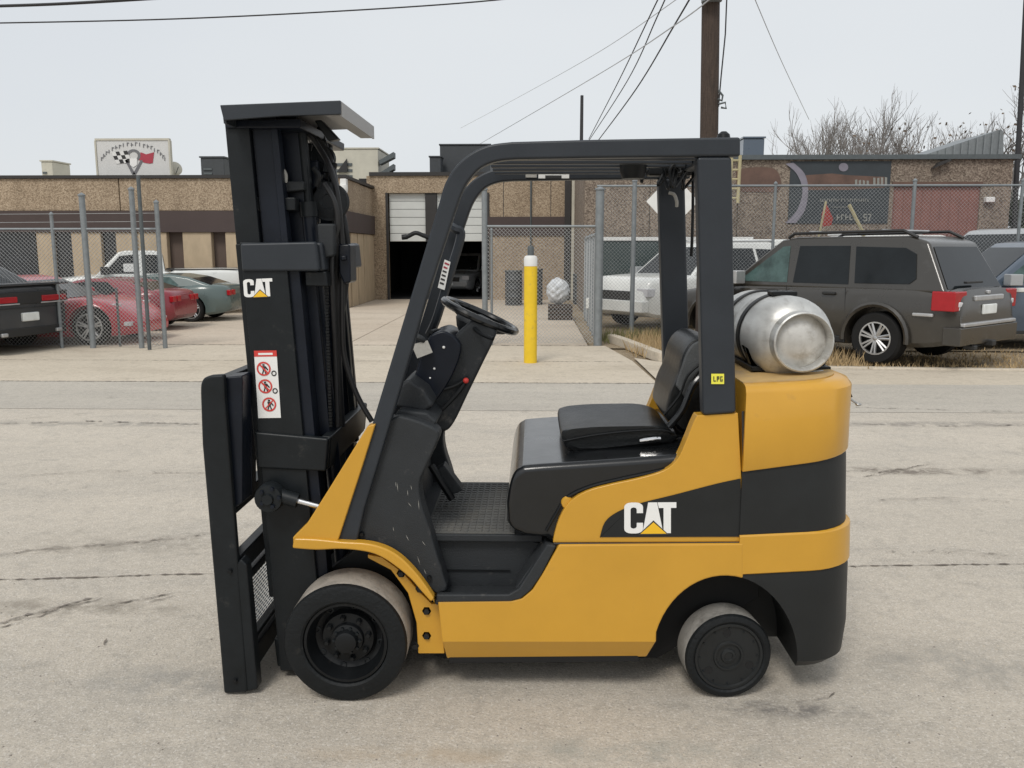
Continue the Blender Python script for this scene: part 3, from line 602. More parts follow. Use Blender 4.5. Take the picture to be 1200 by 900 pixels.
cable('faintest cable high above the left roofs', [(820, -20, 18), (700, 62, 30), (600, 118, 45), (540, 150, 60)], .010, 'cable_far')
cable('pale cable dropping toward the bare tree', [(880, -12, 18), (915, 70, 24), (948, 140, 30)], .010, 'cable_far')

# ------------------------------------------------------------------ trees
def tree(label, base, h, seed, stems, spread, leaves=0, lm='leaf_dark', br_m='bark', depth=6, name='bare_tree'):
    r = random.Random(seed); t = thing(name, label, 'tree', base); base = Vector(base); tips = []; tw = B(); trunk = B()
    trunk.tube([base+Vector((0, 0, -.1)), base+Vector((0, 0, .3*h*.3)), base+Vector((0, 0, h*.22))], [.035*h, .028*h, .024*h], 8)
    def grow(p, d, L, rad, lv):
        pts = [p]; q = p.copy(); dd = d.copy(); n = 4
        for k in range(n):
            dd = (dd+Vector((r.gauss(0, .1), r.gauss(0, .1), .07+r.gauss(0, .05)))).normalized(); q = q+dd*L/n; pts.append(q.copy())
        tw.tube(pts, [rad*(1-.12*k) for k in range(n+1)], 5 if lv < 3 else 3, False)
        if lv >= depth: tips.append(q.copy()); return
        for k in range(2 if lv < 2 else 3):
            i = r.choice((2, 3, 4)) if k else 4; nd = (dd+Vector((r.gauss(0, .38), r.gauss(0, .38), r.gauss(.1, .25)))).normalized()
            grow(pts[i], nd, L*r.uniform(.6, .85), max(rad*.58, .0065), lv+1)
    for k in range(stems):
        a = 2*pi*k/stems+r.random(); grow(base+Vector((0, 0, h*.2)), Vector((cos(a)*spread, sin(a)*spread, 1)).normalized(), h*.26, .015*h, 1)
    trunk.done('trunk', br_m, t); tw.done('crown', 'twig' if name == 'bare_tree' else br_m, t, smooth=0, fix=False)
    if leaves:
        bb = B()
        for k in range(leaves):
            p = r.choice(tips)+Vector((r.gauss(0, .12), r.gauss(0, .12), r.gauss(0, .12))); s = r.uniform(.03, .09); u = Vector((r.gauss(0, 1), r.gauss(0, 1), r.gauss(0, 1))).normalized(); v = u.orthogonal().normalized()
            bb.face([bb.b.verts.new(q) for q in (p+u*s, p+v*s, p-u*s, p-v*s)])
        bb.done('leaf_clump', lm, t, smooth=0, kind='stuff', fix=False)
    return t
def tb(px, Y): return (P(px, 300, Y).x, Y, 0)
tree('leafless tree behind the left part of the mural building roof', tb(962, 36), 7.4, 11, 6, 1.0)
tree('tallest leafless tree behind the middle of the mural building roof', tb(1025, 35), 7.6, 12, 6, .8)
tree('leafless tree with a few dark leaves left of the grey roof wedge', tb(1078, 34), 7.0, 23, 5, .6, 200)
tree('leafless tree with dark leaf clusters behind the grey roof wedge', tb(1115, 37), 6.8, 14, 5, .5, 300)
tree('leafless tree cut by the right edge of the view', tb(1206, 33), 8.2, 15, 5, .7, 160)
tree('dark leafy shrub tree at the right end of the mural building', tb(1208, 25.5), 3.6, 16, 8, .8, 3500, 'bush', 'bark', 5, 'shrub_tree')
tree('dark leafy shrub beyond the leaning pole at the right edge', tb(1240, 27), 4.2, 19, 8, .8, 3000, 'bush', 'bark', 5, 'shrub_tree')

# ------------------------------------------------------------------ yard clutter
t = thing('bollard', 'yellow steel bollard with white top band in front of the chain-link gate', 'bollard', G(621.5, 425)); g = t.location; zt_ = P(621, 312, g.y).z; zw = P(621, 300, g.y).z
bb = B(); bb.lathe([(.1, -.05), (.1, zt_)], g, (0, 0, 1), 28); bb.done('bollard_post', 'bollard', t)
bb = B(); bb.lathe([(.1, zt_+.001), (.102, zt_+.002), (.102, zw-.03), (.085, zw), (0, zw+.02)], g, (0, 0, 1), 28); bb.done('white_band', 'white_paint', t)
bb = B(); bb.lathe([(.05, zw), (.05, zw+.12), (.04, zw+.15), (0, zw+.15)], g, (0, 0, 1), 14); bb.done('bollard_cap', 'galv_dark', t)
def lumpy(name, label, cat, c, r, m, seed, amp=.2):
    bb = B(); bb.ball(c, r, 26, 40); rr = random.Random(seed); ph = [(rr.uniform(4, 13), rr.uniform(4, 13), rr.uniform(0, 6)) for _ in range(6)]; c = Vector(c)
    for v in bb.b.verts:
        d = v.co-c; k = sum(sin(a*d.x/r[0]*1.5+e)*cos(b_*d.z/r[2]*1.2+e) for a, b_, e in ph)/6; v.co = c+d*(1+amp*k)
    return tag(bb.done(name, m, smooth=25), label, cat)
p = P(654, 341, 21.2); lumpy('plastic_bag', 'crumpled white plastic bag on a brown crate behind the gate', 'bag', p, (.29, .28, .33), 'bag', 3, .17)
cz = P(654, 356, 21.2).z
t = thing('crate', 'low brown crate under the white plastic bag', 'crate', (p.x, 21.2, 0))
for k in range(3): wbox('slat', p.x-.25, p.x+.35, 20.9, 20.93, .03+cz*k/3, .03+cz*k/3+cz*.24, 'wood_pole', t)
wbox('crate_core', p.x-.24, p.x+.34, 20.935, 21.5, 0, cz-.02, 'wood_pole', t)
for k, (px0, px1, py) in enumerate(((592, 612, 318), (616, 636, 316), (672, 690, 322))):
    Y = 26.6+.3*k; x0_, x1_ = fx(px0, Y), fx(px1, Y); zz = P(600, py, Y).z; t = thing('waste_drum', ['dark drum nearest the gate post behind the mesh', 'dark drum just left of the yellow bollard behind the mesh', 'dark drum at the receding fence right of the bag'][k], 'drum', ((x0_+x1_)/2, Y, 0), group='drums behind the gate')
    rr = (x1_-x0_)/2; bb = B(); prof = [(0, 0), (rr, 0)]
    for j in range(1, 4): prof += [(rr, zz*j/4-.02), (rr*1.05, zz*j/4), (rr, zz*j/4+.02)]
    prof += [(rr, zz)]; bb.lathe(prof, t.location, (0, 0, 1), 20); bb.done('drum_body', 'hvac_dark', t); bb = B(); bb.lathe([(rr*1.06, zz-.01), (rr*1.06, zz+.03), (rr*.9, zz+.03), (0, zz+.02)], t.location, (0, 0, 1), 20); bb.done('drum_lid', 'galv_dark', t)
# diamond road sign seen from the back
Yd = 12.6; c = P(788, 236, Yd); hs = .375; t = thing('road_sign', 'pale back of a diamond road sign seen through the forklift guard', 'sign', (c.x, Yd, 0))
bb = B(); bb.prism([(c.x-hs, c.z), (c.x, c.z-hs*1.05), (c.x+hs, c.z), (c.x, c.z+hs*1.05)], Yd, Yd+.01); bb.done('sign_plate', 'white_paint', t, bevel=.003)
bb = B(); bb.box(c.x-.03, c.x+.03, Yd+.012, Yd+.05, 0, c.z+hs); bb.done('sign_post', 'galv', t)
# ------------------------------------------------------------------ vehicles (x forward, y left, z up)
def lerp_tab(tab, x):
    tab = sorted(tab)
    if x <= tab[0][0]: return tab[0][1]
    for (a, p), (c, q) in zip(tab, tab[1:]):
        if x <= c: return p+(q-p)*(x-a)/(c-a)
    return tab[-1][1]
def wheel(par, x, y, r, w, side, spokes=7, rimf=.64, dark=False):
    o = Vector((x, y, r)); ax = (0, side, 0); R = rimf*r
    bb = B(); bb.lathe([(R*.98, 0), (R, w*.5-.01), (r*.9, w*.5), (r*.985, w*.36), (r, 0), (r*.985, -w*.4), (r*.88, -w*.5), (R, -w*.5)], o, ax, 36); ty = bb.done('wheel', 'tyre', par)
    bb = B(); bb.lathe([(R, w*.48), (R*.93, w*.44), (R*.9, w*.2), (R*.9, -w*.1), (0, -w*.1)], o, ax, 30); bb.done('rim_barrel', 'trim_black', ty)
    bb = B(); bb.lathe([(R*1.0, w*.44), (R, w*.485), (R*.92, w*.485), (R*.9, w*.40)], o, ax, 30); bb.lathe([(R*.2, w*.2), (R*.22, w*.4), (R*.14, w*.44), (0, w*.44)], o, ax, 14)
    for k in range(spokes):
        a = 2*pi*k/spokes+.3
        for s in (-.13, .13):
            q0 = o+Vector((cos(a+s*2)*R*.16, side*w*.38, sin(a+s*2)*R*.16)); q1 = o+Vector((cos(a+s)*R*.93, side*w*.44, sin(a+s)*R*.93)); bb.tube([q0, q1], [R*.085, R*.075], 5)
    bb.done('rim', 'trim_black' if dark else 'alloy', ty)
def car(name, label, cat, loc, head, sp, paint, scale=1., glass='car_glass', group=None):
    t = thing(name, label, cat, loc, head, group, world=False); t.scale = (scale,)*3
    L, Wd = sp['L'], sp['W']; hw = Wd/2; N = 60; rings = []; sb, so = cr(sorted(sp['belt']), 6), cr(sorted(sp['bot']), 4); tp, rd = sp.get('taper', .16), sp.get('round', .10)
    xs_ = [-L/2+L*(.5-.5*cos(pi*i/N)) for i in range(N+1)]
    for x in xs_:
        e = abs(x)/(L/2); w = hw*(1-tp*max(0, (e-.66)/.34)**2.3); zt2 = lerp_tab(sb, x); zb_ = lerp_tab(so, x); zm_ = zb_+(zt2-zb_)*.45; ro = min(rd, (zt2-zb_)*.34)
        half = [(w*.90, zb_), (w*.965, zb_+.06), (w*.99, zm_-.08), (w*1.0, zm_+.06), (w*.985, zt2-ro*1.25), (w*.96, zt2-ro*.6), (w*.915, zt2-ro*.2), (w*.85, zt2-.004), (w*.6, zt2+.014), (0, zt2+.02)]
        rings.append([Vector((x, -y, z)) for y, z in half]+[Vector((x, y, z)) for y, z in half[-2::-1]])
    bb = B(); bb.loft(rings); body = bb.done('body', paint, t, smooth=50)
    cut = []; r = sp['r']
    for ax_ in sp['axles']:
        for s in (1, -1):
            c = B(); c.lathe([(0, 0), (r*1.17, 0), (r*1.17, .5), (0, .5)], (ax_, s*(hw-.30), r*1.03), (0, s, 0), 30); cut.append(c.done('cut', paint, t))
    boolcut(body, cut)
    for ax_ in sp['axles']:
        for s in (1, -1):
            wheel(t, ax_, s*(hw-.5*sp.get('tw', .22)-.015), r, sp.get('tw', .22), s, sp.get('spokes', 7), sp.get('rimf', .66), sp.get('drim', False))
            bb = B(); ring = [(ax_+r*1.19*cos(a), r*1.03+r*1.19*sin(a)) for a in [radians(-8+196*k/20) for k in range(21)]]; ri = [(ax_+r*1.12*cos(a), r*1.03+r*1.12*sin(a)) for a in [radians(-8+196*k/20) for k in range(21)]]
            if sp.get('flare'): 
                for k in range(20): bb.poly([(ring[k][0], s*(hw+.012), ring[k][1]), (ring[k+1][0], s*(hw+.012), ring[k+1][1]), (ri[k+1][0], s*(hw+.012), ri[k+1][1]), (ri[k][0], s*(hw+.012), ri[k][1])])
                bb.done('arch_flare', sp['flare'], t, solid=.05)
            else: bb.b.free()
    cab = sp['cab']; zb0_ = min(z for x, z in cab); tum = sp.get('tum', .24)
    wy = lambda z: hw*.93-(z-zb0_)*tum
    bb = B(); a = [bb.b.verts.new((x, -wy(z), z)) for x, z in cab]; c = [bb.b.verts.new((x, wy(z), z)) for x, z in cab]; bb.face(a); bb.face(c[::-1]); n = len(a)
    for i in range(n): bb.face([a[i], c[i], c[(i+1) % n], a[(i+1) % n]])
    bb.done('cabin', paint, t, bevel=sp.get('cb', .045), seg=4, smooth=60)
    for s in (1, -1):
        for wp in sp['win']:
            wp, gm = (wp if isinstance(wp, tuple) and isinstance(wp[1], str) else (wp, glass))
            bb = B(); bb.poly([(x, s*(wy(z)+.006), z) for x, z in wp]); bb.done('window', gm, t, solid=.004 if s < 0 else .004, smooth=0)
    for (i, j, kname) in sp['glass']:
        (xa_, za), (xb_, zb2) = cab[i], cab[j]; d = Vector((xb_-xa_, 0, zb2-za)); nn = Vector((d.z, 0, -d.x)).normalized()
        if nn.x*(1 if xa_ > 0 else -1) < 0: nn = -nn
        q0 = Vector((xa_, 0, za))+d*.08+nn*.008; q1 = Vector((xa_, 0, za))+d*.90+nn*.008; w0, w1 = wy(q0.z)-.07, wy(q1.z)-.08
        bb = B(); bb.poly([(q0.x, -w0, q0.z), (q0.x, w0, q0.z), (q1.x, w1, q1.z), (q1.x, -w1, q1.z)]); bb.done(kname, 'car_glass', t, smooth=0)
    for (nm, m, x0_, x1_, y0_, y1_, z0_, z1_, mir) in sp.get('bits', []):
        for s in ((1, -1) if mir else (1,)):
            bb = B(); bb.box(x0_, x1_, min(y0_*s, y1_*s), max(y0_*s, y1_*s), z0_, z1_); bb.done(nm, m, t, bevel=min(.015, (z1_-z0_)*.3, (x1_-x0_)*.4))
    for (nm, m, pts_, rr, mir) in sp.get('tubes', []):
        for s in ((1, -1) if mir else (1,)):
            bb = B(); bb.tube([(x, y*s, z) for x, y, z in pts_], rr, 6); bb.done(nm, m, t)
    return t
def seam(x0_, x1_, z0_, z1_, hw): return ('door_seam', 'trim_black', [(x0_, hw, z0_), (x1_, hw*.985, z1_)], .006, True)
SUV = dict(L=4.78, W=1.87, r=.365, tw=.25, axles=(1.42, -1.33), spokes=7, rimf=.62,
    belt=[(-2.39, .62), (-2.36, .98), (-2.25, 1.04), (-1.5, 1.06), (.7, 1.03), (1.0, 1.02), (1.9, .93), (2.25, .84), (2.39, .62)], bot=[(-2.39, .48), (-2.2, .33), (-1.3, .26), (1.6, .26), (2.2, .3), (2.39, .42)],
    cab=[(-2.22, 1.0), (-1.86, 1.66), (-1.6, 1.74), (.1, 1.74), (.35, 1.70), (1.22, 1.0)], tum=.27,
    win=[([(.98, 1.08), (.30, 1.60), (.18, 1.61), (.12, 1.08)], 'car_glass_green'), [(.02, 1.08), (.02, 1.61), (-.78, 1.61), (-.86, 1.08)], [(-.95, 1.10), (-.87, 1.60), (-1.58, 1.58), (-1.74, 1.50), (-1.80, 1.18), (-1.72, 1.11)]],
    glass=[(0, 1, 'rear_window'), (5, 4, 'windscreen')],
    bits=[('tail_light', 'tail_red', -2.36, -2.06, .60, .925, .78, 1.03, True), ('reflector', 'lamp_clear', -2.372, -2.3, .62, .82, .83, .90, True), ('chrome_bar', 'rail_silver', -2.40, -2.34, -.42, .42, .90, .97, False),
          ('number_plate', 'plate', -2.415, -2.38, -.2, .2, .72, .85, False), ('bumper_lip', 'rail_silver', -2.44, -2.3, -.78, .78, .58, .63, False), ('bumper', 'suv_grey', -2.43, -2.2, -.86, .86, .34, .575, False),
          ('tail_pipe', 'trim_black', -2.46, -2.3, .4, .48, .27, .33, False), ('tow_hitch', 'trim_black', -2.5, -2.3, -.06, .06, .3, .38, False),
          ('mirror', 'rail_silver', .80, 1.0, .93, 1.16, 1.04, 1.24, True), ('door_handle', 'trim_black', .22, .42, .90, .955, .93, .97, True), ('door_handle', 'trim_black', -.72, -.52, .90, .955, .93, .97, True),
          ('side_strip', 'rail_silver', -2.1, -1.83, .90, .945, .70, .745, True), ('headlight', 'lamp_clear', 2.15, 2.36, .6, .88, .68, .84, True), ('rear_wiper', 'trim_black', -2.27, -2.22, -.05, .42, 1.12, 1.15, False), ('badge', 'rail_silver', -2.385, -2.33, -.04, .04, .985, 1.03, False), ('sill_trim', 'trim_black', -.9, 1.0, .90, .945, .27, .36, True), ('tail_light_clear', 'lamp_clear', -2.366, -2.25, .61, .80, .785, .845, True)],
    tubes=[('roof_rail', 'trim_black', [(.25, .66, 1.73), (.15, .66, 1.79), (-1.5, .66, 1.81), (-1.7, .66, 1.72)], .024, True), seam(.10, .08, .3, 1.04, .93), seam(1.05, 1.02, .34, 1.0, .925), seam(-.88, -.86, .66, 1.04, .93),
           ('roof_bar', 'rail_silver', [(-.1, -.66, 1.81), (-.1, .66, 1.81)], .018, False), ('roof_bar', 'rail_silver', [(-1.2, -.66, 1.82), (-1.2, .66, 1.82)], .018, False)])
def at_anchor(px, py, head, sc, lx, ly):   # ground contact of local point (lx, ly) at a pixel
    g = G(px, py); return (g.x-sc*(cos(head)*lx-sin(head)*ly), g.y-sc*(sin(head)*lx+cos(head)*ly), 0)
hd = radians(180-50)
sv = dict(SUV); sv['flare'] = None
wheelpos = at_anchor(1027, 427, hd, 1.1, -1.33, .82)
t1 = car('parked_suv', 'dark grey brown four-wheel drive parked with its rear to the camera', 'car', wheelpos, hd, sv, 'suv_grey', 1.1)
# fender bulge over the wheels of the dark vehicle
for ax_ in SUV['axles']:
    for s in (1, -1):
        bb = B(); pts = [(ax_+.46*cos(a), s*.945, .37+.46*sin(a)) for a in [radians(-6+192*k/16) for k in range(17)]]; bb.tube(pts, .038, 6); bb.done('arch_lip', 'suv_grey', t1)
def variant(base, **k): d = dict(base); d.update(k); return d
wbits = [b_ for b_ in SUV['bits']]
hw_ = at_anchor(1205, 392, radians(180-55), 1.1, -1.33, .82)
bg_bits = [('tail_light', 'tail_red', -2.36, -2.2, .60, .92, .80, 1.0, True), ('mirror', 'silver_car', .80, 1.0, .93, 1.14, 1.04, 1.22, True), ('door_handle', 'trim_black', .22, .42, .90, .955, .93, .97, True), ('number_plate', 'plate', -2.41, -2.38, -.2, .2, .72, .85, False), ('waist_panel', 'white_car', -2.1, 1.0, .90, .925, .93, 1.0, True)]
car('parked_hatchback', 'blue grey wagon with pale waistband at the right edge beside the dark vehicle', 'car', (9.05, 15.78, 0), radians(180), variant(SUV, bits=bg_bits, tubes=[seam(.10, .08, .3, 1.04, .93)]), 'blue_grey_car', 1.07)
sil = [('tail_light', 'tail_red', -2.36, -2.2, .60, .92, .80, 1.0, True), ('mirror', 'silver_car', .80, 1.0, .93, 1.14, 1.04, 1.22, True), ('headlight', 'lamp_clear', 2.1, 2.36, .55, .86, .68, .84, True), ('grille', 'trim_black', 2.33, 2.40, -.45, .45, .6, .78, False), ('number_plate', 'plate', 2.41, 2.43, -.2, .2, .45, .55, False)]
car('silver_suv', 'silver wagon parked behind the blue grey wagon at the right edge', 'car', (P(1190, 300, 19.5).x, 19.6, 0), radians(205), variant(SUV, bits=sil, tubes=[]), 'silver_car', 1.25)
car('red_suv', 'red car just entering the right edge behind the silver wagon', 'car', (P(1265, 300, 22).x, 22.2, 0), radians(190), variant(SUV, bits=sil, tubes=[]), 'red_car', 1.2)
car('white_suv', 'white four-wheel drive facing left behind the tall chain-link fence', 'car', (P(820, 300, 20.2).x, 20.0, 0), radians(216), variant(SUV, belt=[(-2.39, .62), (-2.36, .98), (-2.25, 1.04), (-1.5, 1.06), (.7, 1.06), (1.0, 1.08), (1.9, 1.06), (2.25, 1.0), (2.39, .7)], bits=sil+[('bumper', 'white_car', 2.3, 2.48, -.84, .84, .38, .6, False)], tubes=[seam(.10, .08, .3, 1.04, .93), ('roof_rail', 'rail_silver', [(.2, .64, 1.75), (-1.7, .64, 1.77)], .02, True)]), 'white_car', 1.08)
car('white_van', 'white wagon roof showing above the dark parked vehicle', 'car', (P(992, 300, 20.5).x, 20.6, 0), radians(176), variant(SUV, bits=sil, tubes=[('roof_rail', 'rail_silver', [(.2, .64, 1.77), (-1.7, .64, 1.79)], .025, True)]), 'white_car', 1.17)
car('white_suv', 'white car with red tail lamp between the guard post and the dark vehicle', 'car', (P(905, 300, 21).x, 21.2, 0), radians(10), variant(SUV, bits=sil, tubes=[]), 'white_car', 1.12)
# flag, stick and trailer among them
t = thing('warning_flag', 'small red flag on a thin pole above the dark parked vehicle', 'flag', (P(962, 300, 17.4).x, 17.4, 0))
a = P(958, 285, 17.4); c = P(968, 236, 17.4); bb = B(); bb.tube([(a.x-.02, 17.4, 0), a, c], .022, 6); bb.done('flag_pole', 'stick', t)
bb = B(); f_ = [P(x, y, 17.4) for x, y in ((968, 238), (976, 256), (974, 264), (962, 266), (963, 250))]; bb.poly(f_); bb.done('flag_cloth', 'flag_red', t, smooth=0, solid=.01)
a = P(1011, 272, 17.8); c = P(995, 240, 17.8); bb = B(); bb.tube([(a.x+.5, 17.8, 0), a, c], .035, 6); tag(bb.done('wooden_stick', 'stick'), 'pale wooden stick leaning above the dark parked vehicle', 'stick')
# dark green trailer with white rim
t = thing('box_trailer', 'dark green box trailer with a white top rim behind the white four-wheel drive', 'trailer', (P(760, 300, 22).x, 22.2, 0)); x0_, x1_ = P(704, 300, 22).x, P(880, 300, 22).x; z1_ = P(740, 282, 22).z
wbox('trailer_body', x0_, x1_, 22, 23.2, .5, z1_, 'green_trailer', t, bevel=.02); wbox('top_rim', x0_-.03, x1_+.03, 21.96, 23.24, z1_+.002, z1_+.09, 'white_paint', t)
for x in (x0_+.8, x1_-.8):
    bb = B(); bb.lathe([(0, -.1), (.33, -.1), (.33, .1), (0, .1)], (x, 22.1, .33), (0, 1, 0), 20); bb.done('wheel', 'tyre', t)

COUPE = dict(taper=.34, round=.2, cb=.06, L=4.5, W=1.86, r=.33, tw=.26, axles=(1.46, -1.30), spokes=5, rimf=.74,
    belt=[(-2.25, .70), (-2.15, .90), (-1.7, .96), (-1.3, .95), (-.7, .85), (.4, .79), (.9, .81), (1.35, .83), (1.7, .76), (2.0, .62), (2.18, .50), (2.25, .38)], bot=[(-2.25, .36), (-2.0, .22), (-1.2, .17), (1.4, .15), (2.25, .2)],
    cab=[(-1.95, .90), (-1.2, 1.15), (-.75, 1.22), (-.25, 1.23), (.1, 1.18), (.95, .80)], tum=.42,
    win=[[(.62, .86), (.06, 1.12), (-.2, 1.16), (-.72, 1.15), (-.98, .95), (-.75, .86)]], glass=[(0, 1, 'rear_window'), (5, 4, 'windscreen')],
    bits=[('tail_light', 'tail_red', -2.27, -2.18, .50, .68, .68, .82, True), ('tail_light', 'tail_red', -2.27, -2.18, .26, .44, .68, .82, True), ('mirror', 'red_car', .45, .62, .86, 1.02, .86, .97, True), ('headlight', 'lamp_clear', 1.62, 1.88, .5, .68, .66, .735, True), ('front_intake', 'trim_black', 2.1, 2.24, -.42, .42, .22, .30, False), ('side_vent', 'trim_black', .60, .9, .88, .935, .42, .58, True), ('fog_light', 'lamp_clear', 1.98, 2.16, .6, .78, .34, .42, True)],
    tubes=[seam(.62, .58, .25, .82, .925), seam(-.78, -.85, .3, .86, .93)])
cy = FL+1.3; nx = fx(189, cy-.9)
car('red_sports_car', 'bright red low sports car with five spoke wheels behind the left fence', 'car', (nx-2.85, cy, 0), 0, COUPE, 'red_car', 1.0, 'car_glass')
CB = dict(COUPE); CB['bits'] = [(a, ('red_car2' if m == 'red_car' else m), *r) for a, m, *r in COUPE['bits']]
car('red_coupe', 'dark red low coupe with grey glass roof behind the bright red sports car', 'car', (-9.6, 18.6, 0), radians(177), variant(CB, L=4.5), 'red_car2', .90, 'car_glass')
car('teal_coupe', 'grey green coupe between the red cars and the white pickup', 'car', (-9.35, 21.0, 0), radians(180), variant(CB, bits=[(a, ('teal_car' if m == 'red_car2' else m), *r) for a, m, *r in CB['bits']]), 'teal_car', .92, 'car_glass_green')
MUS = dict(L=5.0, W=1.93, r=.36, tw=.28, axles=(1.5, -1.45), spokes=5, rimf=.72, drim=True,
    taper=.2, round=.14, belt=[(-2.5, .86), (-2.47, 1.08), (-2.2, 1.10), (-1.4, 1.06), (.6, .98), (1.2, .98), (2.0, .92), (2.4, .8), (2.5, .6)], bot=[(-2.5, .40), (-2.3, .27), (-1.4, .2), (1.6, .2), (2.5, .25)],
    cab=[(-1.95, 1.02), (-1.25, 1.40), (-.7, 1.47), (0, 1.47), (.3, 1.42), (1.05, .97)], tum=.40,
    win=[[(.75, 1.03), (.2, 1.36), (-.7, 1.39), (-1.15, 1.08)]], glass=[(0, 1, 'rear_window'), (5, 4, 'windscreen')],
    bits=[('tail_panel', 'trim_black', -2.53, -2.48, -.82, .82, .80, 1.0, False), ('tail_light', 'tail_red', -2.545, -2.50, .25, .78, .83, .93, True), ('light_trim', 'rail_silver', -2.55, -2.53, .22, .80, .80, .82, True), ('rear_spoiler', 'coupe_dark', -2.55, -2.3, -.85, .85, 1.10, 1.14, False),
          ('number_plate', 'plate', -2.54, -2.48, -.17, .17, .52, .66, False), ('diffuser', 'trim_black', -2.52, -2.3, -.75, .75, .28, .42, False), ('tail_pipe', 'rail_silver', -2.56, -2.4, .5, .62, .30, .36, True), ('mirror', 'coupe_dark', .55, .75, .9, 1.08, 1.02, 1.14, True)],
    tubes=[seam(.7, .65, .3, .95, .962), ('bumper_crease', 'trim_black', [(-2.5, -.8, .74), (-2.515, 0, .74), (-2.5, .8, .74)], .008, False)])
gx = G(3, 418)
car('dark_coupe', 'dark grey muscle coupe with red tail lights cut by the left edge', 'car', (gx.x-2.35, gx.y+1.25, 0), radians(166), MUS, 'coupe_dark', 1.02)
PK = dict(L=5.7, W=1.98, r=.38, tw=.25, axles=(1.75, -1.65), spokes=6, rimf=.6,
    belt=[(-2.85, 1.02), (-2.82, 1.30), (-.45, 1.30), (-.42, 1.18), (1.3, 1.14), (1.5, 1.16), (2.5, 1.05), (2.8, .95), (2.85, .7)], bot=[(-2.85, .55), (-2.5, .45), (2.5, .4), (2.85, .45)],
    cab=[(-.50, 1.12), (-.42, 1.80), (-.2, 1.87), (.55, 1.87), (.75, 1.82), (1.4, 1.12)], tum=.22,
    win=[[(1.15, 1.22), (.70, 1.72), (.30, 1.76), (.25, 1.22)], [(.12, 1.22), (.12, 1.76), (-.30, 1.74), (-.34, 1.22)]], glass=[(0, 1, 'rear_window'), (5, 4, 'windscreen')],
    bits=[('tail_light', 'tail_red', -2.87, -2.68, .80, .995, .85, 1.22, True), ('bumper', 'rail_silver', -3.0, -2.86, -.9, .9, .55, .72, False), ('number_plate', 'plate', -3.01, -3.0, -.17, .17, .58, .68, False), ('mirror', 'trim_black', 1.0, 1.2, .98, 1.2, 1.2, 1.42, True), ('door_handle', 'trim_black', -.2, 0, .95, 1.0, 1.08, 1.13, True), ('headlight', 'lamp_clear', 2.6, 2.83, .6, .92, .8, .98, True), ('bed_floor', 'trim_black', -2.7, -.6, -.82, .82, 1.305, 1.325, False), ('window_sticker', 'decal_white', .33, .62, .865, .90, 1.26, 1.5, True)],
    tubes=[seam(.2, .18, .5, 1.15, .98), seam(-.42, -.42, .5, 1.2, .98), ('bed_rail', 'trim_black', [(-2.8, .9, 1.32), (-.5, .9, 1.32)], .02, True)])
car('white_pickup', 'white pickup truck with red tail lamp behind the grey green coupe', 'truck', (P(180, 300, 23.2).x, 22.8, 0), radians(203), PK, 'white_car', .90)
# ------------------------------------------------------------------ the forklift
YM = 3.58                                 # its centre plane
fo = G(620, 800); fk = thing('forklift', 'yellow and black forklift with lowered mast standing on the street', 'forklift', (fo.x, YM, 0))
def pr(name, px, Y, dep, m, par=None, bevel=.006, seg=2, mirror=False, **k):   # outline traced at distance Y, solid going dep away
    par = par or fk; pts = XZ(px, Y); out = []
    bb = B(); bb.prism(pts, Y, Y+dep); out.append(bb.done(name, m, par, bevel=bevel, seg=seg, **k))
    if mirror: bb = B(); bb.prism(pts, 2*YM-Y-dep, 2*YM-Y); out.append(bb.done(name, m, par, bevel=bevel, seg=seg, **k))
    return out[0]
def tb_(name, pts, r, m, par=None, n=10, smooth_=True):
    q = [tuple(P(x, y, Y)) for x, y, Y in pts]; q = cr(q, 6) if smooth_ else q
    bb = B(); bb.tube(q, r, n); return bb.done(name, m, par or fk)
Y0 = 3.07
arch = lambda a: (850+86*cos(radians(a)), 776-101*sin(radians(a)))
# --- lower side panel with the folded lower edge
archL = [arch(a) for a in range(180, 76, -6)]
foldY = .055
top_ = [(513, 705), (600, 704), (612, 701), (624, 691), (636, 672), (655, 638.5), (871, 637)]
def side_panel(Yp, sgn, nm='side_panel'):
    bb = B(); v = lambda x, y, d=0: bb.b.verts.new((lambda q: (q.x, q.y+sgn*0, q.z))(P(x, y, Y0))+Vector((0, 0, 0))) if False else None
    def V(x, y, d=0):
        q = P(x, y, Y0); yy = Y0+d
        if sgn < 0: yy = 2*YM-yy
        return bb.b.verts.new((q.x, yy, q.z))
    up = [V(*p) for p in top_]+[V(871, 674.5)]+[V(*arch(a)) for a in range(76, 166, 6)]
    fr = V(769, 752); fl = V(518, 752)
    bb.face(up+[fr, fl]); lo = [fl, fr, V(760, 778, foldY), V(522, 780, foldY)]; bb.face(lo)
    o = bb.done(nm, 'yellow', fk, smooth=0); q = o.modifiers.new('s', 'SOLIDIFY'); q.thickness = .035; q.offset = -1; q.use_even_offset = True
    o.data.update(); 
    # make sure the thickness grows inward
    f = o.data.polygons[0]
    if (f.normal.y > 0) == (sgn > 0): o.data.flip_normals()
    q = o.modifiers.new('b', 'BEVEL'); q.width = .006; q.segments = 2; q.limit_method = 'ANGLE'; q.angle_limit = radians(40)
    return o
side_panel(Y0, 1); side_panel(Y0, -1)
# --- inner chassis, with an added light-blocking slab below
pr('chassis', [(500, 700), (700, 690), (700, 640), (890, 640), (890, 700), (770, 772), (520, 772), (500, 765)], 3.25, .66, 'arch')
pr('shade_slab', [(524, 755), (745, 755), (750, 776), (526, 778)], 3.12, .92, 'arch')  # near-black slab added full width to keep light from passing under the truck
pr('axle_beam', [(345, 740), (345, 700), (420, 640), (505, 640), (505, 760), (380, 770)], 3.30, .56, 'black_paint')
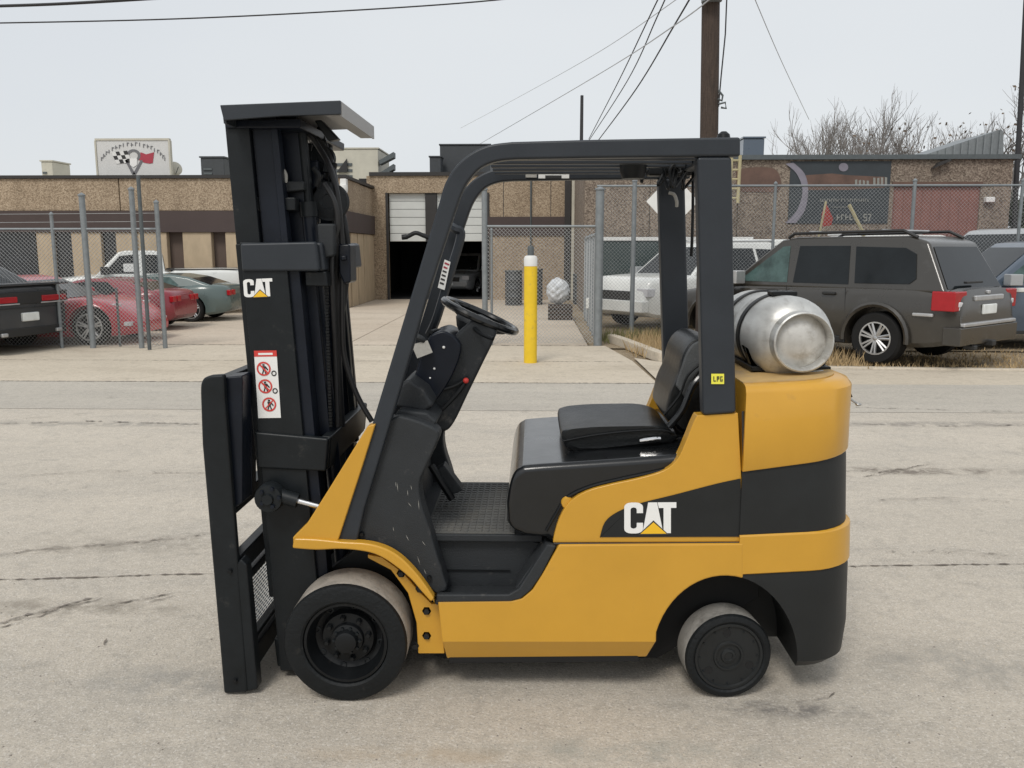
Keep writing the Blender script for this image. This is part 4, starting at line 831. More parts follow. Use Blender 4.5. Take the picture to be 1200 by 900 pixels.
# --- engine cover side (yellow) with dark flash
lip = cr([(655, 636), (662, 612), (674, 592), (694, 579), (722, 571), (758, 563), (786, 554), (801, 541), (811, 520), (819, 500), (825, 488)], 4)
pr('hood_side', [(648, 636)]+[(x-7, y-3) for x, y in lip[1:-1]]+[(818, 487), (865, 484), (869, 560), (870, 635)], Y0+.018, .07, 'yellow', bevel=.022, seg=4, mirror=True, smooth=50)
fl_ = cr([(703, 630), (709, 612), (724, 600), (750, 590), (790, 580), (840, 567), (868, 561)], 4)
pr('dark_flash', [(703, 629.5)]+fl_+[(869.5, 629)], Y0+.0145, .0033, 'black_paint', bevel=0)
# pivot cap where the hood opens
p = P(665, 590, Y0+.03); bb = B(); bb.lathe([(0, 0), (.02, 0), (.024, .006), (.024, .05), (0, .05)], p, (0, 1, 0), 16); bb.done('hood_pivot', 'yellow', fk)
tb_('panel_gap', [(649, 637, Y0+.012), (760, 637, Y0+.012), (870, 636, Y0+.012)], .004, 'dark_trim')
tb_('panel_gap', [(870.5, 482, Y0+.016), (872, 560, Y0+.016), (873.5, 676, Y0+.016)], .0045, 'dark_trim')
# --- CAT lettering
def logo(par, o, w, h, Y, off=.004):
    def put(nm, m, poly, d):
        bb = B()
        pts = [P(o[0]+w[0]*u+h[0]*v, o[1]+w[1]*u+h[1]*v, Y) for u, v in poly]; bb.prism([(q.x, q.z) for q in pts], Y-off-d, Y-off+.002); return bb.done(nm, m, par, smooth=0)
    arc = lambda cx, cy, rx, ry, a0, a1, n=5: [(cx+rx*cos(radians(a0+(a1-a0)*k/n)), cy+ry*sin(radians(a0+(a1-a0)*k/n))) for k in range(n+1)]
    C_ = [(.36, .66)]+[(.36, .86)]+arc(.22, .86, .14, .14, 0, 90, 4)+arc(.14, .86, .14, .14, 90, 180, 4)+arc(.14, .14, .14, .14, 180, 270, 4)+arc(.22, .14, .14, .14, 270, 360, 4)+[(.36, .34), (.24, .34)]+arc(.18, .22, .06, .07, 0, -180, 4)+arc(.18, .78, .06, .07, 180, 0, 4)+[(.24, .66)]
    A_ = [(.35, 0), (.46, 1), (.63, 1), (.75, 0), (.61, 0), (.60, .15), (.49, .15), (.48, 0)]
    T_ = [(.64, 1), (1, 1), (1, .82), (.895, .82), (.895, 0), (.755, 0), (.755, .82), (.665, .82)]
    q = put('logo_letter', 'decal_white', C_, .0015); put('logo_letter', 'decal_white', A_, .0012); put('logo_letter', 'decal_white', T_, .0009)
    put('logo_border', 'ink', [(.26, -.06), (.56, .42), (.86, -.06)], .0022); put('logo_triangle', 'decal_yellow', [(.31, -.01), (.56, .36), (.81, -.01)], .003)
logo(fk, (731.5, 625), (61, -.5), (0, -36), Y0+.0145, .001)

# --- counterweight
cxl, cxr = P(873, 500, Y0).x, P(993, 520, 3.24).x; RC = .20
def Z(y, Y=Y0, x=900): return P(x, y, Y).z
def cw_ring(zl, zr_, inset=0., push=0.):
    out = []; x0_ = cxl; x1_ = cxr-inset+push; ya, yb = Y0+inset, 2*YM-Y0-inset; pl = [(x0_, ya), (x0_+.1, ya), (x0_+.18, ya)]
    for k in range(9): a = radians(-90+90*k/8); pl.append((x1_-RC+RC*cos(a), ya+RC+RC*sin(a)))
    pl += [(x1_, YM-.15), (x1_, YM+.15)]
    for k in range(9): a = radians(90*k/8); pl.append((x1_-RC+RC*cos(a), yb-RC+RC*sin(a)))
    pl += [(x0_+.1, yb), (x0_, yb)]
    return [Vector((x, y, zl+(zr_-zl)*(x-x0_)/(x1_-x0_))) for x, y in pl]
def cw(name, rows, m, cutarch=False, par=None):
    bb = B(); bb.loft([cw_ring(*r) for r in rows]); o = bb.done(name, m, par or fk, smooth=40); return o
zt0 = Z(452, x=872); zt1 = Z(446, x=960)
zA0, zA1 = Z(553, x=872), Z(534, x=990); zB0, zB1 = Z(629, x=872), Z(622, x=990); zC0, zC1 = Z(675, x=872), Z(667, x=990); zD = Z(786, x=940)
cwt = cw('counterweight_top', [(zt0, zt1, .035), (zt0-.008, zt1-.008, .014), (zt0-.03, zt1-.03, 0), (zA0+.006, zA1+.006, -.001), (zA0, zA1, .002), (zA0-.001, zA1-.001, .01)], 'yellow')
cw('counterweight_dark_band', [(zA0-.0005, zA1-.0005, .012, .006), (zA0-.02, zA1-.02, .009, .008), (zB0+.004, zB1+.004, .009, .022)], 'black_paint')
cw('counterweight_yellow_band', [(zB0+.003, zB1+.003, .008, .026), (zB0-.003, zB1-.003, .002, .030), (zC0+.006, zC1+.006, .002, .036), (zC0+.001, zC1+.001, .008, .036)], 'yellow')
lowc = cw('counterweight_base', [(zC0, zC1, .010, .038), (zC0-.02, zC1-.02, .007, .038), (zD+.15, zD+.15, .008, .046), (zD+.03, zD+.03, .016, .046), (zD, zD, .04, .046)], 'black_paint')
cut = []
for (ya, yb) in ((Y0-.1, 3.36), (2*YM-3.36, 2*YM-Y0+.1)):
    bb = B(); q = [P(850+86*cos(radians(a)), 776-101*sin(radians(a)), Y0) for a in range(0, 181, 6)]; pts = [(v.x, v.z) for v in q]+[(q[-1].x, -.2), (q[0].x+.012, -.2)]; bb.prism(pts, ya, yb); cut.append(bb.done('cut', 'black_paint'))
bpy.context.view_layer.update(); 
for c_ in cut: c_.location = -fk.location; c_.parent = fk
boolcut(lowc, cut)
bb = B(); z = lambda x, d=0: zt0+(zt1-zt0)*(x-cxl)/(cxr-cxl)+d
bb.loft([[Vector((v.x, v.y, v.z+dz)) for v in cw_ring(zt0, zt1, .05)] for dz in (.0, .004)]); bb.done('dusty_top_plate', 'yellow_dusty', fk)

# --- fender, front cowl
fend_o = cr([(344, 631), (370, 632), (400, 635), (430, 637), (452, 643), (470, 654), (487, 671), (500, 688), (509, 702)], 4)
fend_i = cr([(505, 706), (494, 694), (480, 678), (463, 664), (446, 653), (428, 647), (400, 644), (370, 645), (342, 643)], 4)
pr('fender_lip', fend_o+fend_i, 3.045, .045, 'yellow', bevel=.008, mirror=True)
bb = B(); fo_ = XZ(fend_o, 3.09); bb.loft([[Vector((x, y, z_+dz)) for dz, y in ((0, 3.085), (0, 3.33), (-.012, 3.33), (-.012, 3.085))] for x, z_ in fo_[:]]); bb.done('fender_top', 'yellow', fk)
bb = B(); bb.loft([[Vector((x, 2*YM-y, z_+dz)) for dz, y in ((0, 3.085), (0, 3.33), (-.012, 3.33), (-.012, 3.085))] for x, z_ in fo_[:]]); bb.done('fender_top', 'yellow', fk)
pr('fender_front', [(431, 499), (440, 497), (425, 545), (396, 634), (343, 633), (343, 630), (360, 613), (386, 572)], 3.06, .05, 'yellow', bevel=.006, mirror=True)
pr('fender_stay', [(431, 650), (447, 653), (472, 671), (490, 692), (506, 708), (514, 708), (521, 766), (490, 766), (488, 730), (478, 695), (458, 668), (431, 654)], 3.12, .02, 'yellow', bevel=.003, mirror=True)
for (x, y) in ((492, 690), (500, 716), (500, 745), (486, 757), (470, 672)):
    p = P(x, y, 3.12); bb = B(); bb.lathe([(0, -.012), (.011, -.012), (.012, 0), (.018, 0), (.018, .003)], p, (0, 1, 0), 6); bb.done('bolt', 'black_paint', fk, smooth=0)
pr('cowl_panel', [(442, 497)]+cr([(468, 487), (492, 494), (514, 506), (510, 524), (500, 546), (492, 566), (494, 590), (503, 618), (512, 650), (524, 688)], 3)+[(522, 694), (511, 697), (500, 686), (486, 667), (468, 651), (448, 639), (428, 635), (414, 634)], 3.105, .10, 'plastic', bevel=.02, seg=3, mirror=True, smooth=50)
pr('front_bulkhead', [(452, 500), (492, 500), (488, 545), (478, 580), (484, 640), (440, 640), (430, 600)], 3.205, .75, 'plastic', bevel=.02)
for (x, y) in ((404, 619), (424, 626), (503, 677), (432, 522)):
    p = P(x, y, 3.098); bb = B(); bb.lathe([(0, -.008), (.007, -.008), (.009, -.002), (.009, .012)], p, (0, 1, 0), 12); bb.done('bolt', 'rim_black', fk)
# --- step well, floor
pr('step_side', [(505, 629), (600, 629), (646, 640), (640, 655), (622, 689), (608, 701), (516, 703), (524, 690), (514, 655)], 3.225, .03, 'plastic', bevel=.004)
zs = P(560, 703, 3.085).z
xa_, xb_ = P(510, 703, 3.085).x, P(612, 703, 3.085).x
bb = B(); bb.box(xa_, xb_, 3.078, 3.226, zs-.02, zs); bb.done('step', 'plastic', fk, bevel=.006)
pr('step_lip', [(511, 697), (596, 697), (608, 690), (622, 668), (641, 638), (652, 640), (634, 675), (622, 692), (610, 702), (598, 705), (512, 706)], 3.066, .03, 'plastic', bevel=.007, seg=3)
pr('step_rear_wall', [(640, 640), (652, 642), (634, 675), (620, 694), (608, 699), (604, 690), (616, 672)], 3.09, .14, 'plastic', bevel=.004)
bb = B(); q = P(528, 690, 3.22); 
for k in range(1): 
    a = P(522, 668, 3.222); c = P(598, 668, 3.222); bb.box(a.x, c.x, 3.218, 3.226, a.z-.002, a.z+.002)
bb.done('step_groove', 'rim_black', fk)
zf = P(555, 625.5, 3.2).z; xf0, xf1 = P(498, 625, 3.2).x, P(606, 625, 3.2).x
bb = B(); bb.box(xf0-.12, xf1+.1, 3.19, 3.95, zf-.03, zf); bb.done('floor_plate', 'plastic', fk, bevel=.006)
bb = B(); nx_, ny_ = 12, 20
bb.box(xf0, xf1-.01, 3.2, 3.93, zf+.0005, zf+.005)
for i in range(nx_):
    for j in range(ny_):
        x = xf0+.01+(xf1-xf0-.03)*i/nx_; y = 3.21+.71*j/ny_; bb.box(x, x+(xf1-xf0)/nx_*.62, y, y+.71/ny_*.6, zf+.004, zf+.010)
bb.done('ribbed_floor_mat', 'mat_rubber', fk, smooth=0)
# pedals
bb = B(); a = P(532, 588, 3.5); bb.tube([P(505, 545, 3.5), P(517, 565, 3.5), P(530, 585, 3.5)], .016, 8); bb.done('pedal_arm', 'rim_black', fk)
bb = B(); q = [P(505, 560, 3.42), P(517, 552, 3.42), P(540, 583, 3.42), P(528, 588, 3.42)]; bb.prism([(v.x, v.z) for v in q], 3.52, 3.60); bb.done('pedal', 'plastic', fk, bevel=.006)
# --- steering column and wheel
pr('column_cover', cr([(556, 372), (580, 386), (578, 400), (566, 425), (548, 462), (532, 495), (521, 506), (508, 502)], 4)+[(480, 493), (476, 484), (492, 462), (510, 428), (522, 408), (536, 390)], 3.42, .26, 'plastic', bevel=.03, seg=4, smooth=50)
pr('instrument_pod', cr([(505, 392), (520, 388), (534, 396), (540, 410), (530, 440), (512, 468), (492, 486)], 4)+[(478, 470), (486, 440), (494, 410)], 3.38, .30, 'mast_inner', bevel=.025, seg=3, smooth=50)
pr('dash_shelf', [(462, 477), (468, 452), (478, 444), (497, 458), (508, 476), (497, 483)], 3.22, .3, 'plastic', bevel=.014, seg=3, smooth=50)
pr('dash_shelf', [(460, 489), (468, 480), (500, 484), (512, 494), (508, 502), (480, 500)], 3.16, .5, 'plastic', bevel=.01, seg=3, smooth=50)
pr('identification_label', [(482, 404), (501, 399), (507, 413), (489, 420)], 3.33, .004, 'label_grey', bevel=0)
tb_('label_bracket', [(478, 398, 3.33), (484, 394, 3.33), (494, 397, 3.33), (500, 404, 3.36)], .012, 'plastic')
for (x, y, r_) in ((520, 407, .006), (509, 432, .005), (504, 443, .004)):
    bb = B(); bb.ball(P(x, y, 3.378), r_, 6, 10); bb.done('indicator', 'decal_white', fk)
tb_('lever', [(545, 448, 3.41), (537, 460, 3.40), (520, 478, 3.39), (512, 483, 3.39)], .009, 'rim_black'); tb_('lever', [(549, 442, 3.41), (533, 452, 3.40), (512, 458, 3.39)], .008, 'rim_black')
bb = B(); bb.ball(P(546, 446, 3.40), .012); bb.done('lever_knob', 'decal_red', fk)
tb_('grab_bar', [(505, 389, 3.4), (515, 387, 3.5), (528, 391, 3.6), (534, 397, 3.6)], .008, 'rim_black')
tb_('chrome_clip', [(484, 499, 3.2), (496, 503, 3.2), (506, 504, 3.2)], .006, 'chrome')
# white loop of hose on the shelf
tb_('cable_loop', [(474, 487, 3.18), (482, 496, 3.18), (496, 497, 3.2), (500, 491, 3.22), (486, 488, 3.22)], .006, 'rim_black')
wc = P(562.5, 370, YM); nrm = (P(603, 388, YM)-P(522, 352, YM)).normalized(); nrm = Vector((-nrm.z, 0, nrm.x)).normalized(); tx_ = Vector((nrm.z, 0, -nrm.x)); RW = .161
bb = B(); rings = []
for k in range(49):
    a = 2*pi*k/48; c = wc+(tx_*cos(a)+Vector((0, 1, 0))*sin(a))*RW; e = (tx_*cos(a)+Vector((0, 1, 0))*sin(a)); rings.append([c+e*.0165*cos(2*pi*j/10)+nrm*.0165*sin(2*pi*j/10) for j in range(10)])
bb.loft(rings[:-1]+[rings[0]], cap=False); bmesh.ops.remove_doubles(bb.b, verts=bb.b.verts, dist=1e-5); sw = bb.done('steering_wheel', 'gloss_black', fk)
bb = B(); hub = wc-nrm*.055; bb.lathe([(.0, .045), (.05, .045), (.085, .03), (.092, .012), (.075, -.02), (.055, -.04), (0, -.04)], hub, nrm, 28); bb.done('wheel_hub', 'plastic', sw)
for a in (20, 145, 270):
    e = tx_*cos(radians(a))+Vector((0, 1, 0))*sin(radians(a)); bb = B(); bb.tube([hub+e*.06+nrm*.02, hub+e*.12+nrm*.035, wc+e*RW], [.024, .019, .014], 8); bb.done('wheel_spoke', 'plastic', sw)
bb = B(); bb.tube([hub-nrm*.01, hub-nrm*.09], [.05, .065], 20); bb.done('column_collar', 'plastic', fk)
bb = B(); bb.ball(P(578, 384, 3.45), (.014, .01, .007)); bb.done('switch', 'decal_white', fk)
tb_('direction_lever', [(556, 385, 3.42), (565, 392, 3.36), (578, 397, 3.32)], .008, 'rim_black')

# --- engine cover (glossy) and seat
dk = [(594, 612)]+cr([(594, 590), (597, 570), (602, 556), (610, 549), (622, 546), (680, 542), (740, 538), (790, 534), (815, 530)], 4)+[(840, 528), (845, 640), (652, 640), (640, 631), (615, 628), (600, 622)]
pr('engine_cover', dk, 3.115, .93, 'gloss_black', bevel=.045, seg=5, smooth=60)
tb_('cover_trim', [(640, 622, 3.112), (652, 602, 3.11), (664, 584, 3.11), (690, 571, 3.11), (730, 561, 3.11), (780, 550, 3.11), (800, 541, 3.115)], .006, 'rim_black')
zc_ = P(640, 546, 3.13).z
for k, yy in enumerate(()):
    bb = B(); x0_, x1_ = P(612, 546, 3.115).x+.03, P(665, 546, 3.115).x+.05; bb.box(x0_, x1_, yy, yy+.02, zc_-.004, zc_+.012); bb.done('cover_rib', 'gloss_black', fk, bevel=.006)
def pillow(name, px, y0_, y1_, m, par=None, puff=.05, dome=.03, n=10):
    pts = XZ(px, y0_); cx = sum(a for a, _ in pts)/len(pts); cz = sum(c for _, c in pts)/len(pts); bb = B(); rings = []
    for i in range(n+1):
        t = i/n; s = 1-puff*(2*abs(t-.5))**4*2.2; y = y0_+(y1_-y0_)*(.5-.5*cos(pi*t)) if True else 0
        k = s if 0 < i < n else s*.86
        rings.append([Vector((cx+(x-cx)*(1-(1-k)*.5), y, cz+(z_-cz)*k-dome*(1-(2*t-1)**2)*(1 if z_ > cz else 0)*(.6))) for x, z_ in pts])
    bb.loft(rings); return bb.done(name, m, par or fk, smooth=60, bevel=.026, seg=4)
ds_ = thing  # keep helper names short
cush = pillow('seat_cushion', cr([(663, 526), (658, 518), (657, 506), (662, 502), (675, 500), (700, 498), (740, 497), (765, 497), (780, 500), (790, 505), (796, 512)], 3)+[(790, 520), (740, 526), (700, 531), (674, 531)], 3.30, 3.80, 'vinyl')
pr('seat_base', [(668, 528), (800, 512), (800, 520), (672, 534)], 3.36, .44, 'rim_black', par=cush)
tb_('seat_piping', [(660, 517, 3.298), (690, 511, 3.296), (730, 506, 3.294), (770, 504, 3.294), (790, 507, 3.3)], .004, 'rim_black', cush)
tb_('slide_lever', [(750, 516, 3.29), (766, 514, 3.28), (774, 514, 3.28)], .007, 'chrome', cush)
bk = pillow('seat_backrest', cr([(780, 486), (785, 462), (795, 438), (800, 416), (809, 400), (821, 394), (834, 397), (847, 404)], 4)+[(852, 484), (840, 508), (816, 514), (800, 509), (786, 497)], 3.36, 3.78, 'vinyl', puff=.09, dome=0)
pr('back_panel', cr([(792, 452), (798, 434), (804, 416), (812, 404), (822, 400), (830, 404)], 3)+[(826, 426), (812, 446), (804, 468)], 3.345, .02, 'seat_grey', par=bk, bevel=.006)
tb_('back_piping', [(778, 486, 3.335), (796, 464, 3.325), (806, 440, 3.32), (824, 424, 3.32)], .005, 'rim_black', bk)
tb_('armrest_tube', [(784, 500, 3.31), (800, 480, 3.30), (812, 452, 3.30), (826, 436, 3.32)], .014, 'gloss_black', bk)

# --- overhead guard
outer = [(394, 636), (515, 236)]+cr([(515, 236), (521, 216), (532, 197), (549, 181), (572, 170), (600, 166)], 4)[1:]+[(690, 163.5), (868, 160.5)]
inner_ = [(868, 183), (690, 185), (606, 186.5)]+cr([(606, 186.5), (582, 189), (563, 197), (549, 212), (540, 229), (532, 252)], 4)[1:]+[(499, 353), (474, 440), (427, 596), (418, 636)]
GY = 3.075
pr('guard_side_frame', outer+inner_, GY, .055, 'guard_paint', bevel=.009, seg=3, smooth=50)
bb = B(); bb.prism([(x-.034*(1 if x < P(640, 300, GY).x else 0), z_) for x, z_ in XZ(outer+inner_, GY)], 2*YM-GY-.055, 2*YM-GY); bb.done('guard_side_frame', 'guard_paint', fk, bevel=.009, seg=3, smooth=50)
pr('guard_rear_post', [(817, 183.5), (858, 183.5), (863, 484), (824, 487)], GY+.002, .07, 'guard_paint', bevel=.012, seg=3, mirror=True, smooth=50)
pr('post_foot', [(824, 486), (863, 483), (863, 500), (820, 500)], GY+.03, .06, 'rim_black', mirror=True)
ya_, yb_ = GY+.056, 2*YM-GY-.056
def cross(name, px, m='guard_paint', y0_=None, y1_=None): 
    pts = XZ(px, GY); bb = B(); bb.prism(pts, y0_ or ya_, y1_ or yb_); return bb.done(name, m, fk, bevel=.006)
cross('guard_rear_bar', [(838, 163), (866, 163), (866, 180), (838, 181)])
cross('guard_front_bar', [(514, 262), (520, 244), (530, 247), (524, 266)]) if False else None
zg = P(700, 166, GY).z; zg2 = P(700, 180, GY).z; gx0, gx1 = P(566, 170, GY).x, P(838, 170, GY).x
for k in range(6):
    y = ya_+(yb_-ya_)*(k+.5)/6; bb = B(); bb.box(gx0, gx1-.002, y-.02, y+.02, zg2+.005, zg-.004); bb.done('guard_bar', 'guard_paint', fk, bevel=.004)
for x in (): bb = B(); bb.box(x, x+.04, ya_, yb_, zg2-.008, zg2+.004); bb.done('guard_cross_bar', 'guard_paint', fk)
# decals on the far rail and the front leg
Yf = 2*YM-GY-.056; bb = B()
def strip(name, m, x0_, x1_, y0_, y1_, Y, par=fk): 
    q = [P(x0_, y1_, Y), P(x1_, y1_, Y), P(x1_, y0_, Y), P(x0_, y0_, Y)]; b_ = B(); b_.poly(q); return b_.done(name, m, par, smooth=0, solid=.001)
strip('guard_decal', 'decal_white', 616, 631, 198, 201, Yf-.004); strip('guard_decal', 'label_grey', 616, 629, 202, 208, Yf-.004)
strip('guard_decal', 'decal_white', 631, 667, 197.5, 209, Yf-.003)
rr_ = random.Random(4)
for k in range(9): strip('decal_print', 'ink', 640+k*3, 641.4+k*3+rr_.random(), 199+rr_.random()*3, 203+rr_.random()*1, Yf-.005) ; 
strip('decal_print', 'ink', 639, 658, 205.5, 209, Yf-.0055)
# inner far leg with handle and caution strip
tb_('entry_handle', [(523, 262, 3.98), (533, 268, 3.9), (540, 276, 3.9), (528, 318, 3.9), (512, 372, 3.9), (503, 392, 3.95)], .021, 'guard_paint', n=8)
bb = B(); q = [P(521, 304, 3.87), P(528, 307, 3.87), P(521, 340, 3.87), P(513, 337, 3.87)]; bb.poly(q); bb.done('caution_strip', 'decal_white', fk, smooth=0, solid=.001)
for k in range(6):
    t_ = .08+k*.14; a = q[0].lerp(q[3], t_); c = q[1].lerp(q[2], t_); d = (q[3]-q[0])*.06; o_ = Vector((0, -.003, 0)); w = .75 if k else .9
    bb = B(); bb.poly([a.lerp(c, .12)+o_, a.lerp(c, w)+o_, a.lerp(c, w)+d+o_, a.lerp(c, .12)+d+o_]); bb.done('decal_print', 'ink_red' if k in (0, 1) else 'ink', fk, smooth=0)
tb_('mirror_arm', [(471, 278, 3.12), (478, 277, 3.12), (487, 273, 3.12), (496, 276, 3.12), (508, 281, 3.12)], [.010]+[.010]*5+[.008]*19, 'rim_black')
# things hung under the rear of the guard: horn, junction box, cables
bb = B(); p = P(742, 195, 3.62); bb.lathe([(0, -.05), (.045, -.05), (.055, -.02), (.055, .03), (.03, .06), (0, .06)], p, (0, 0, 1), 16); bb.done('warning_buzzer', 'rim_black', fk)
bb = B(); p = P(778, 195, 3.8); bb.box(p.x-.07, p.x+.12, 3.78, 3.86, p.z-.04, p.z+.07); bb.done('junction_box', 'rim_black', fk, bevel=.01)
r_ = random.Random(9)
for k in range(9):
    x = 755+r_.random()*50; y = 188+r_.random()*6; Yk = 3.6+r_.random()*.3
    tb_('wiring', [(x, y, Yk), (x+r_.uniform(-14, 14), y+r_.uniform(6, 24), Yk), (x+r_.uniform(-12, 22), y+r_.uniform(8, 34), Yk), (x+r_.uniform(-5, 26), y+r_.uniform(-4, 10), Yk+.05)], .0065, 'rim_black', n=6)
tb_('wiring', [(784, 226, 3.93), (790, 228, 3.92), (793, 236, 3.92), (793, 242, 3.93)], .008, 'label_grey', n=6)
tb_('wiring', [(812, 190, 3.8), (812, 240, 3.8), (811, 280, 3.8), (810, 300, 3.82)], .007, 'rim_black', n=6)
bb = B(); p = P(848, 160, 3.3); bb.lathe([(0, -.01), (.026, -.01), (.022, .008), (.010, .018), (0, .018)], p, (0, 0, 1), 14); bb.done('rear_lamp', 'rim_black', fk)
# LPG sticker
strip('gas_sticker', 'decal_lpg', 833.5, 848.5, 438, 450, GY-.002)
for (x, pat) in ((836, 'L'), (840, 'P'), (844, 'G')):
    segs_ = {'L': [(0, 0, 1, 6), (0, 5, 3, 6)], 'P': [(0, 0, 1, 6), (0, 0, 3, 1), (2, 0, 3, 3), (0, 2.5, 3, 3.5)], 'G': [(0, 0, 1, 6), (0, 0, 3, 1), (0, 5, 3, 6), (2, 3, 3, 6)]}[pat]
    for k, (a_, b_2, c_2, d_) in enumerate(segs_): strip('sticker_letter', 'ink', x+a_*.95, x+c_2*.95, 441+b_2, 441+d_, GY-.0035-.0004*k)

# --- wheels
def fwheel(px, py, Yf_, r, w, side, kind, turn=0.):
    c = P(px, py, Yf_); c.z = r; root_y = Yf_ if side < 0 else 2*YM-Yf_; o = Vector((c.x, root_y, r)); ax = Vector((sin(turn), side*cos(turn), 0))   # axis points outward
    bb = B(); rim = r*(.69 if kind == 'drive' else .80)
    prof = [(rim, -.025, 0), (rim, -.006, 0), (rim+.008, 0, 0), (r-.022, .0, 0), (r-.006, -.006, 0), (r, -.018, 1), (r, -w*.5, 1), (r, -w+.012, 0), (r-.01, -w, 0), (rim, -w, 0)]
    bb.lathe(prof, o, ax, 64); tire = bb.done('wheel', ['rubber', 'tread' if kind == 'drive' else 'tread_grey'], fk, smooth=30)
    if kind == 'drive':
        bb = B(); bb.lathe([(rim, -.02), (rim-.004, -.012), (rim-.014, -.012), (rim-.022, -.045), (rim-.034, -.075), (.108, -.085), (.098, -.062), (.064, -.058), (.060, -.04), (.046, -.035), (.040, -.012), (.030, -.008), (0, -.008)], o, ax, 48); bb.done('rim', 'rim_black', tire)
        a0 = ax.cross(Vector((0, 0, 1))).normalized(); a1_ = ax.cross(a0)
        for k in range(8):
            a = 2*pi*k/8+.2; q = o+(a0*cos(a)+a1_*sin(a))*.082-ax*.062; bb = B(); bb.lathe([(.0, .022), (.008, .022), (.012, .012), (.013, 0)], q, ax, 6); bb.done('lug_nut', 'rim_black', tire, smooth=0)
            q = o+(a0*cos(a+.39)+a1_*sin(a+.39))*.125-ax*.079; bb = B(); bb.lathe([(.013, 0), (.013, .004), (.009, .005), (.009, -.004), (0, -.004)], q, ax, 14); bb.done('rim_boss', 'mast_paint', tire)
        for k in range(10):
            a = 2*pi*k/10; q = o+(a0*cos(a)+a1_*sin(a))*.050-ax*.036; bb = B(); bb.lathe([(0, .008), (.006, .008), (.007, 0)], q, ax, 6); bb.done('hub_bolt', 'mast_paint', tire, smooth=0)
    else:
        bb = B(); bb.lathe([(rim, -.01), (rim-.003, -.004), (rim-.012, -.004), (rim-.016, -.012), (.060, -.014), (.057, -.008), (.050, -.008), (.047, -.016), (.030, -.016), (.027, -.010), (.018, -.008), (.016, -.012), (0, -.012)], o, ax, 48); bb.done('rim', 'black_paint', tire)
        a0 = ax.cross(Vector((0, 0, 1))).normalized(); a1_ = ax.cross(a0)
        for k in range(3):
            a = 2*pi*k/3+.62; q = o+(a0*cos(a)+a1_*sin(a))*.094-ax*.0155; bb = B(); bb.lathe([(0, .0032), (.013, .0032), (.014, .004), (.016, .004), (.017, -.002)], q, ax, 16); bb.done('wheel_hole', 'arch', tire)
        for k in range(12):
            a = 2*pi*k/12; q = o+(a0*cos(a)+a1_*sin(a))*.113-ax*.0125; bb = B(); bb.lathe([(0, .003), (.004, .003), (.005, 0)], q, ax, 6); bb.done('rim_bolt', 'mast_paint', tire, smooth=0)
    return tire
for s in (-1, 1): fwheel(404, 755, 3.03, .2365, .19, s, 'drive'); 
fwheel(855, 767, 3.094, .170, .135, -1, 'steer', radians(6)); fwheel(855, 767, 3.094, .170, .135, 1, 'steer')

# --- mast
MY = 3.20
def L(y): return 258+(y-122)*.0955      # left edge line of the mast in the photograph
def band(name, a, c, y0_, y1_, Y, dep, m, mirror=True, bevel=.004, par=None):
    return pr(name, [(L(y0_)+a, y0_), (L(y0_)+c, y0_), (L(y1_)+c, y1_), (L(y1_)+a, y1_)], Y, dep, m, bevel=bevel, mirror=mirror, par=par)
# outer rails (short), then inner rails reaching the top
band('outer_mast_rail', 7, 60, 284, 786, MY, .030, 'mast_paint')
band('inner_mast_web', 28, 60, 128, 560, MY+.09, .012, 'mast_inner', bevel=0)
band('outer_mast_flange', 60.5, 74, 290, 780, MY+.02, .075, 'mast_inner'); band('outer_mast_flange', 2, 8, 286, 700, MY+.02, .07, 'mast_paint')
band('inner_mast_rail', 3, 31, 128, 500, MY+.035, .022, 'mast_paint'); band('inner_mast_rail', 35, 58, 130, 500, MY+.06, .02, 'mast_inner')
band('inner_mast_flange', 74.5, 92, 318, 545, MY+.10, .03, 'mast_inner'); band('inner_mast_flange', 56, 64, 135, 500, MY+.05, .06, 'mast_inner')
band('third_mast_rail', 62, 88, 134, 540, MY+.145, .022, 'mast_inner'); band('third_mast_flange', 88.5, 96, 140, 545, MY+.15, .04, 'mast_paint')
# lift cylinders, chains and pulleys
def Q(a, y, Y): return P(L(y)+a, y, Y)
for (a, Y, r_, y1_) in ((92, 3.36, .030, 240), (84, 3.66, .030, 240), (60, 3.56, .045, 300)):
    bb = B(); bb.tube([Q(a, 700, Y), Q(a, y1_, Y)], r_, 18); bb.done('lift_cylinder', 'mast_inner', fk); bb = B(); bb.tube([Q(a, y1_, Y), Q(a, 145, Y)], r_*.55, 14); bb.done('piston_rod', 'mast_paint' if Y == 3.36 else 'mast_inner', fk)
    bb = B(); bb.tube([Q(a, y1_+14, Y), Q(a, y1_-3, Y)], r_*1.22, 18); bb.done('cylinder_gland', 'mast_paint', fk)
bb = B(); bb.prism(XZ([(L(160)+70, 160), (L(160)+102, 160), (L(470)+100, 470), (L(470)+70, 470)], 3.72), 3.7, 3.72); bb.done('rear_plate', 'mast_inner', fk)
def pulley(px, py, Y, R, w=.035, ax=(0, 1, 0), m='mast_paint'):
    bb = B(); bb.lathe([(0, 0), (R*.35, 0), (R*.4, -.004), (R*.8, -.002), (R*.84, 0), (R, 0), (R*.9, w*.3), (R*.9, w*.7), (R, w), (0, w)], P(px, py, Y), ax, 32); bb.done('chain_pulley', m, fk)
pulley(362, 228, 3.46, .080); pulley(385, 236, 3.42, .075, .04, m='plastic'); pulley(377, 185, 3.5, .05)
pr('pulley_bracket', [(333, 212), (356, 212), (356, 223), (333, 225)], 3.3, .05, 'plastic'); pr('pulley_bracket', [(300, 231), (346, 231), (346, 247), (302, 247)], 3.27, .06, 'mast_paint', bevel=.006)
pr('pulley_bracket', [(352, 188), (372, 188), (374, 262), (358, 262)], 3.42, .03, 'mast_inner')
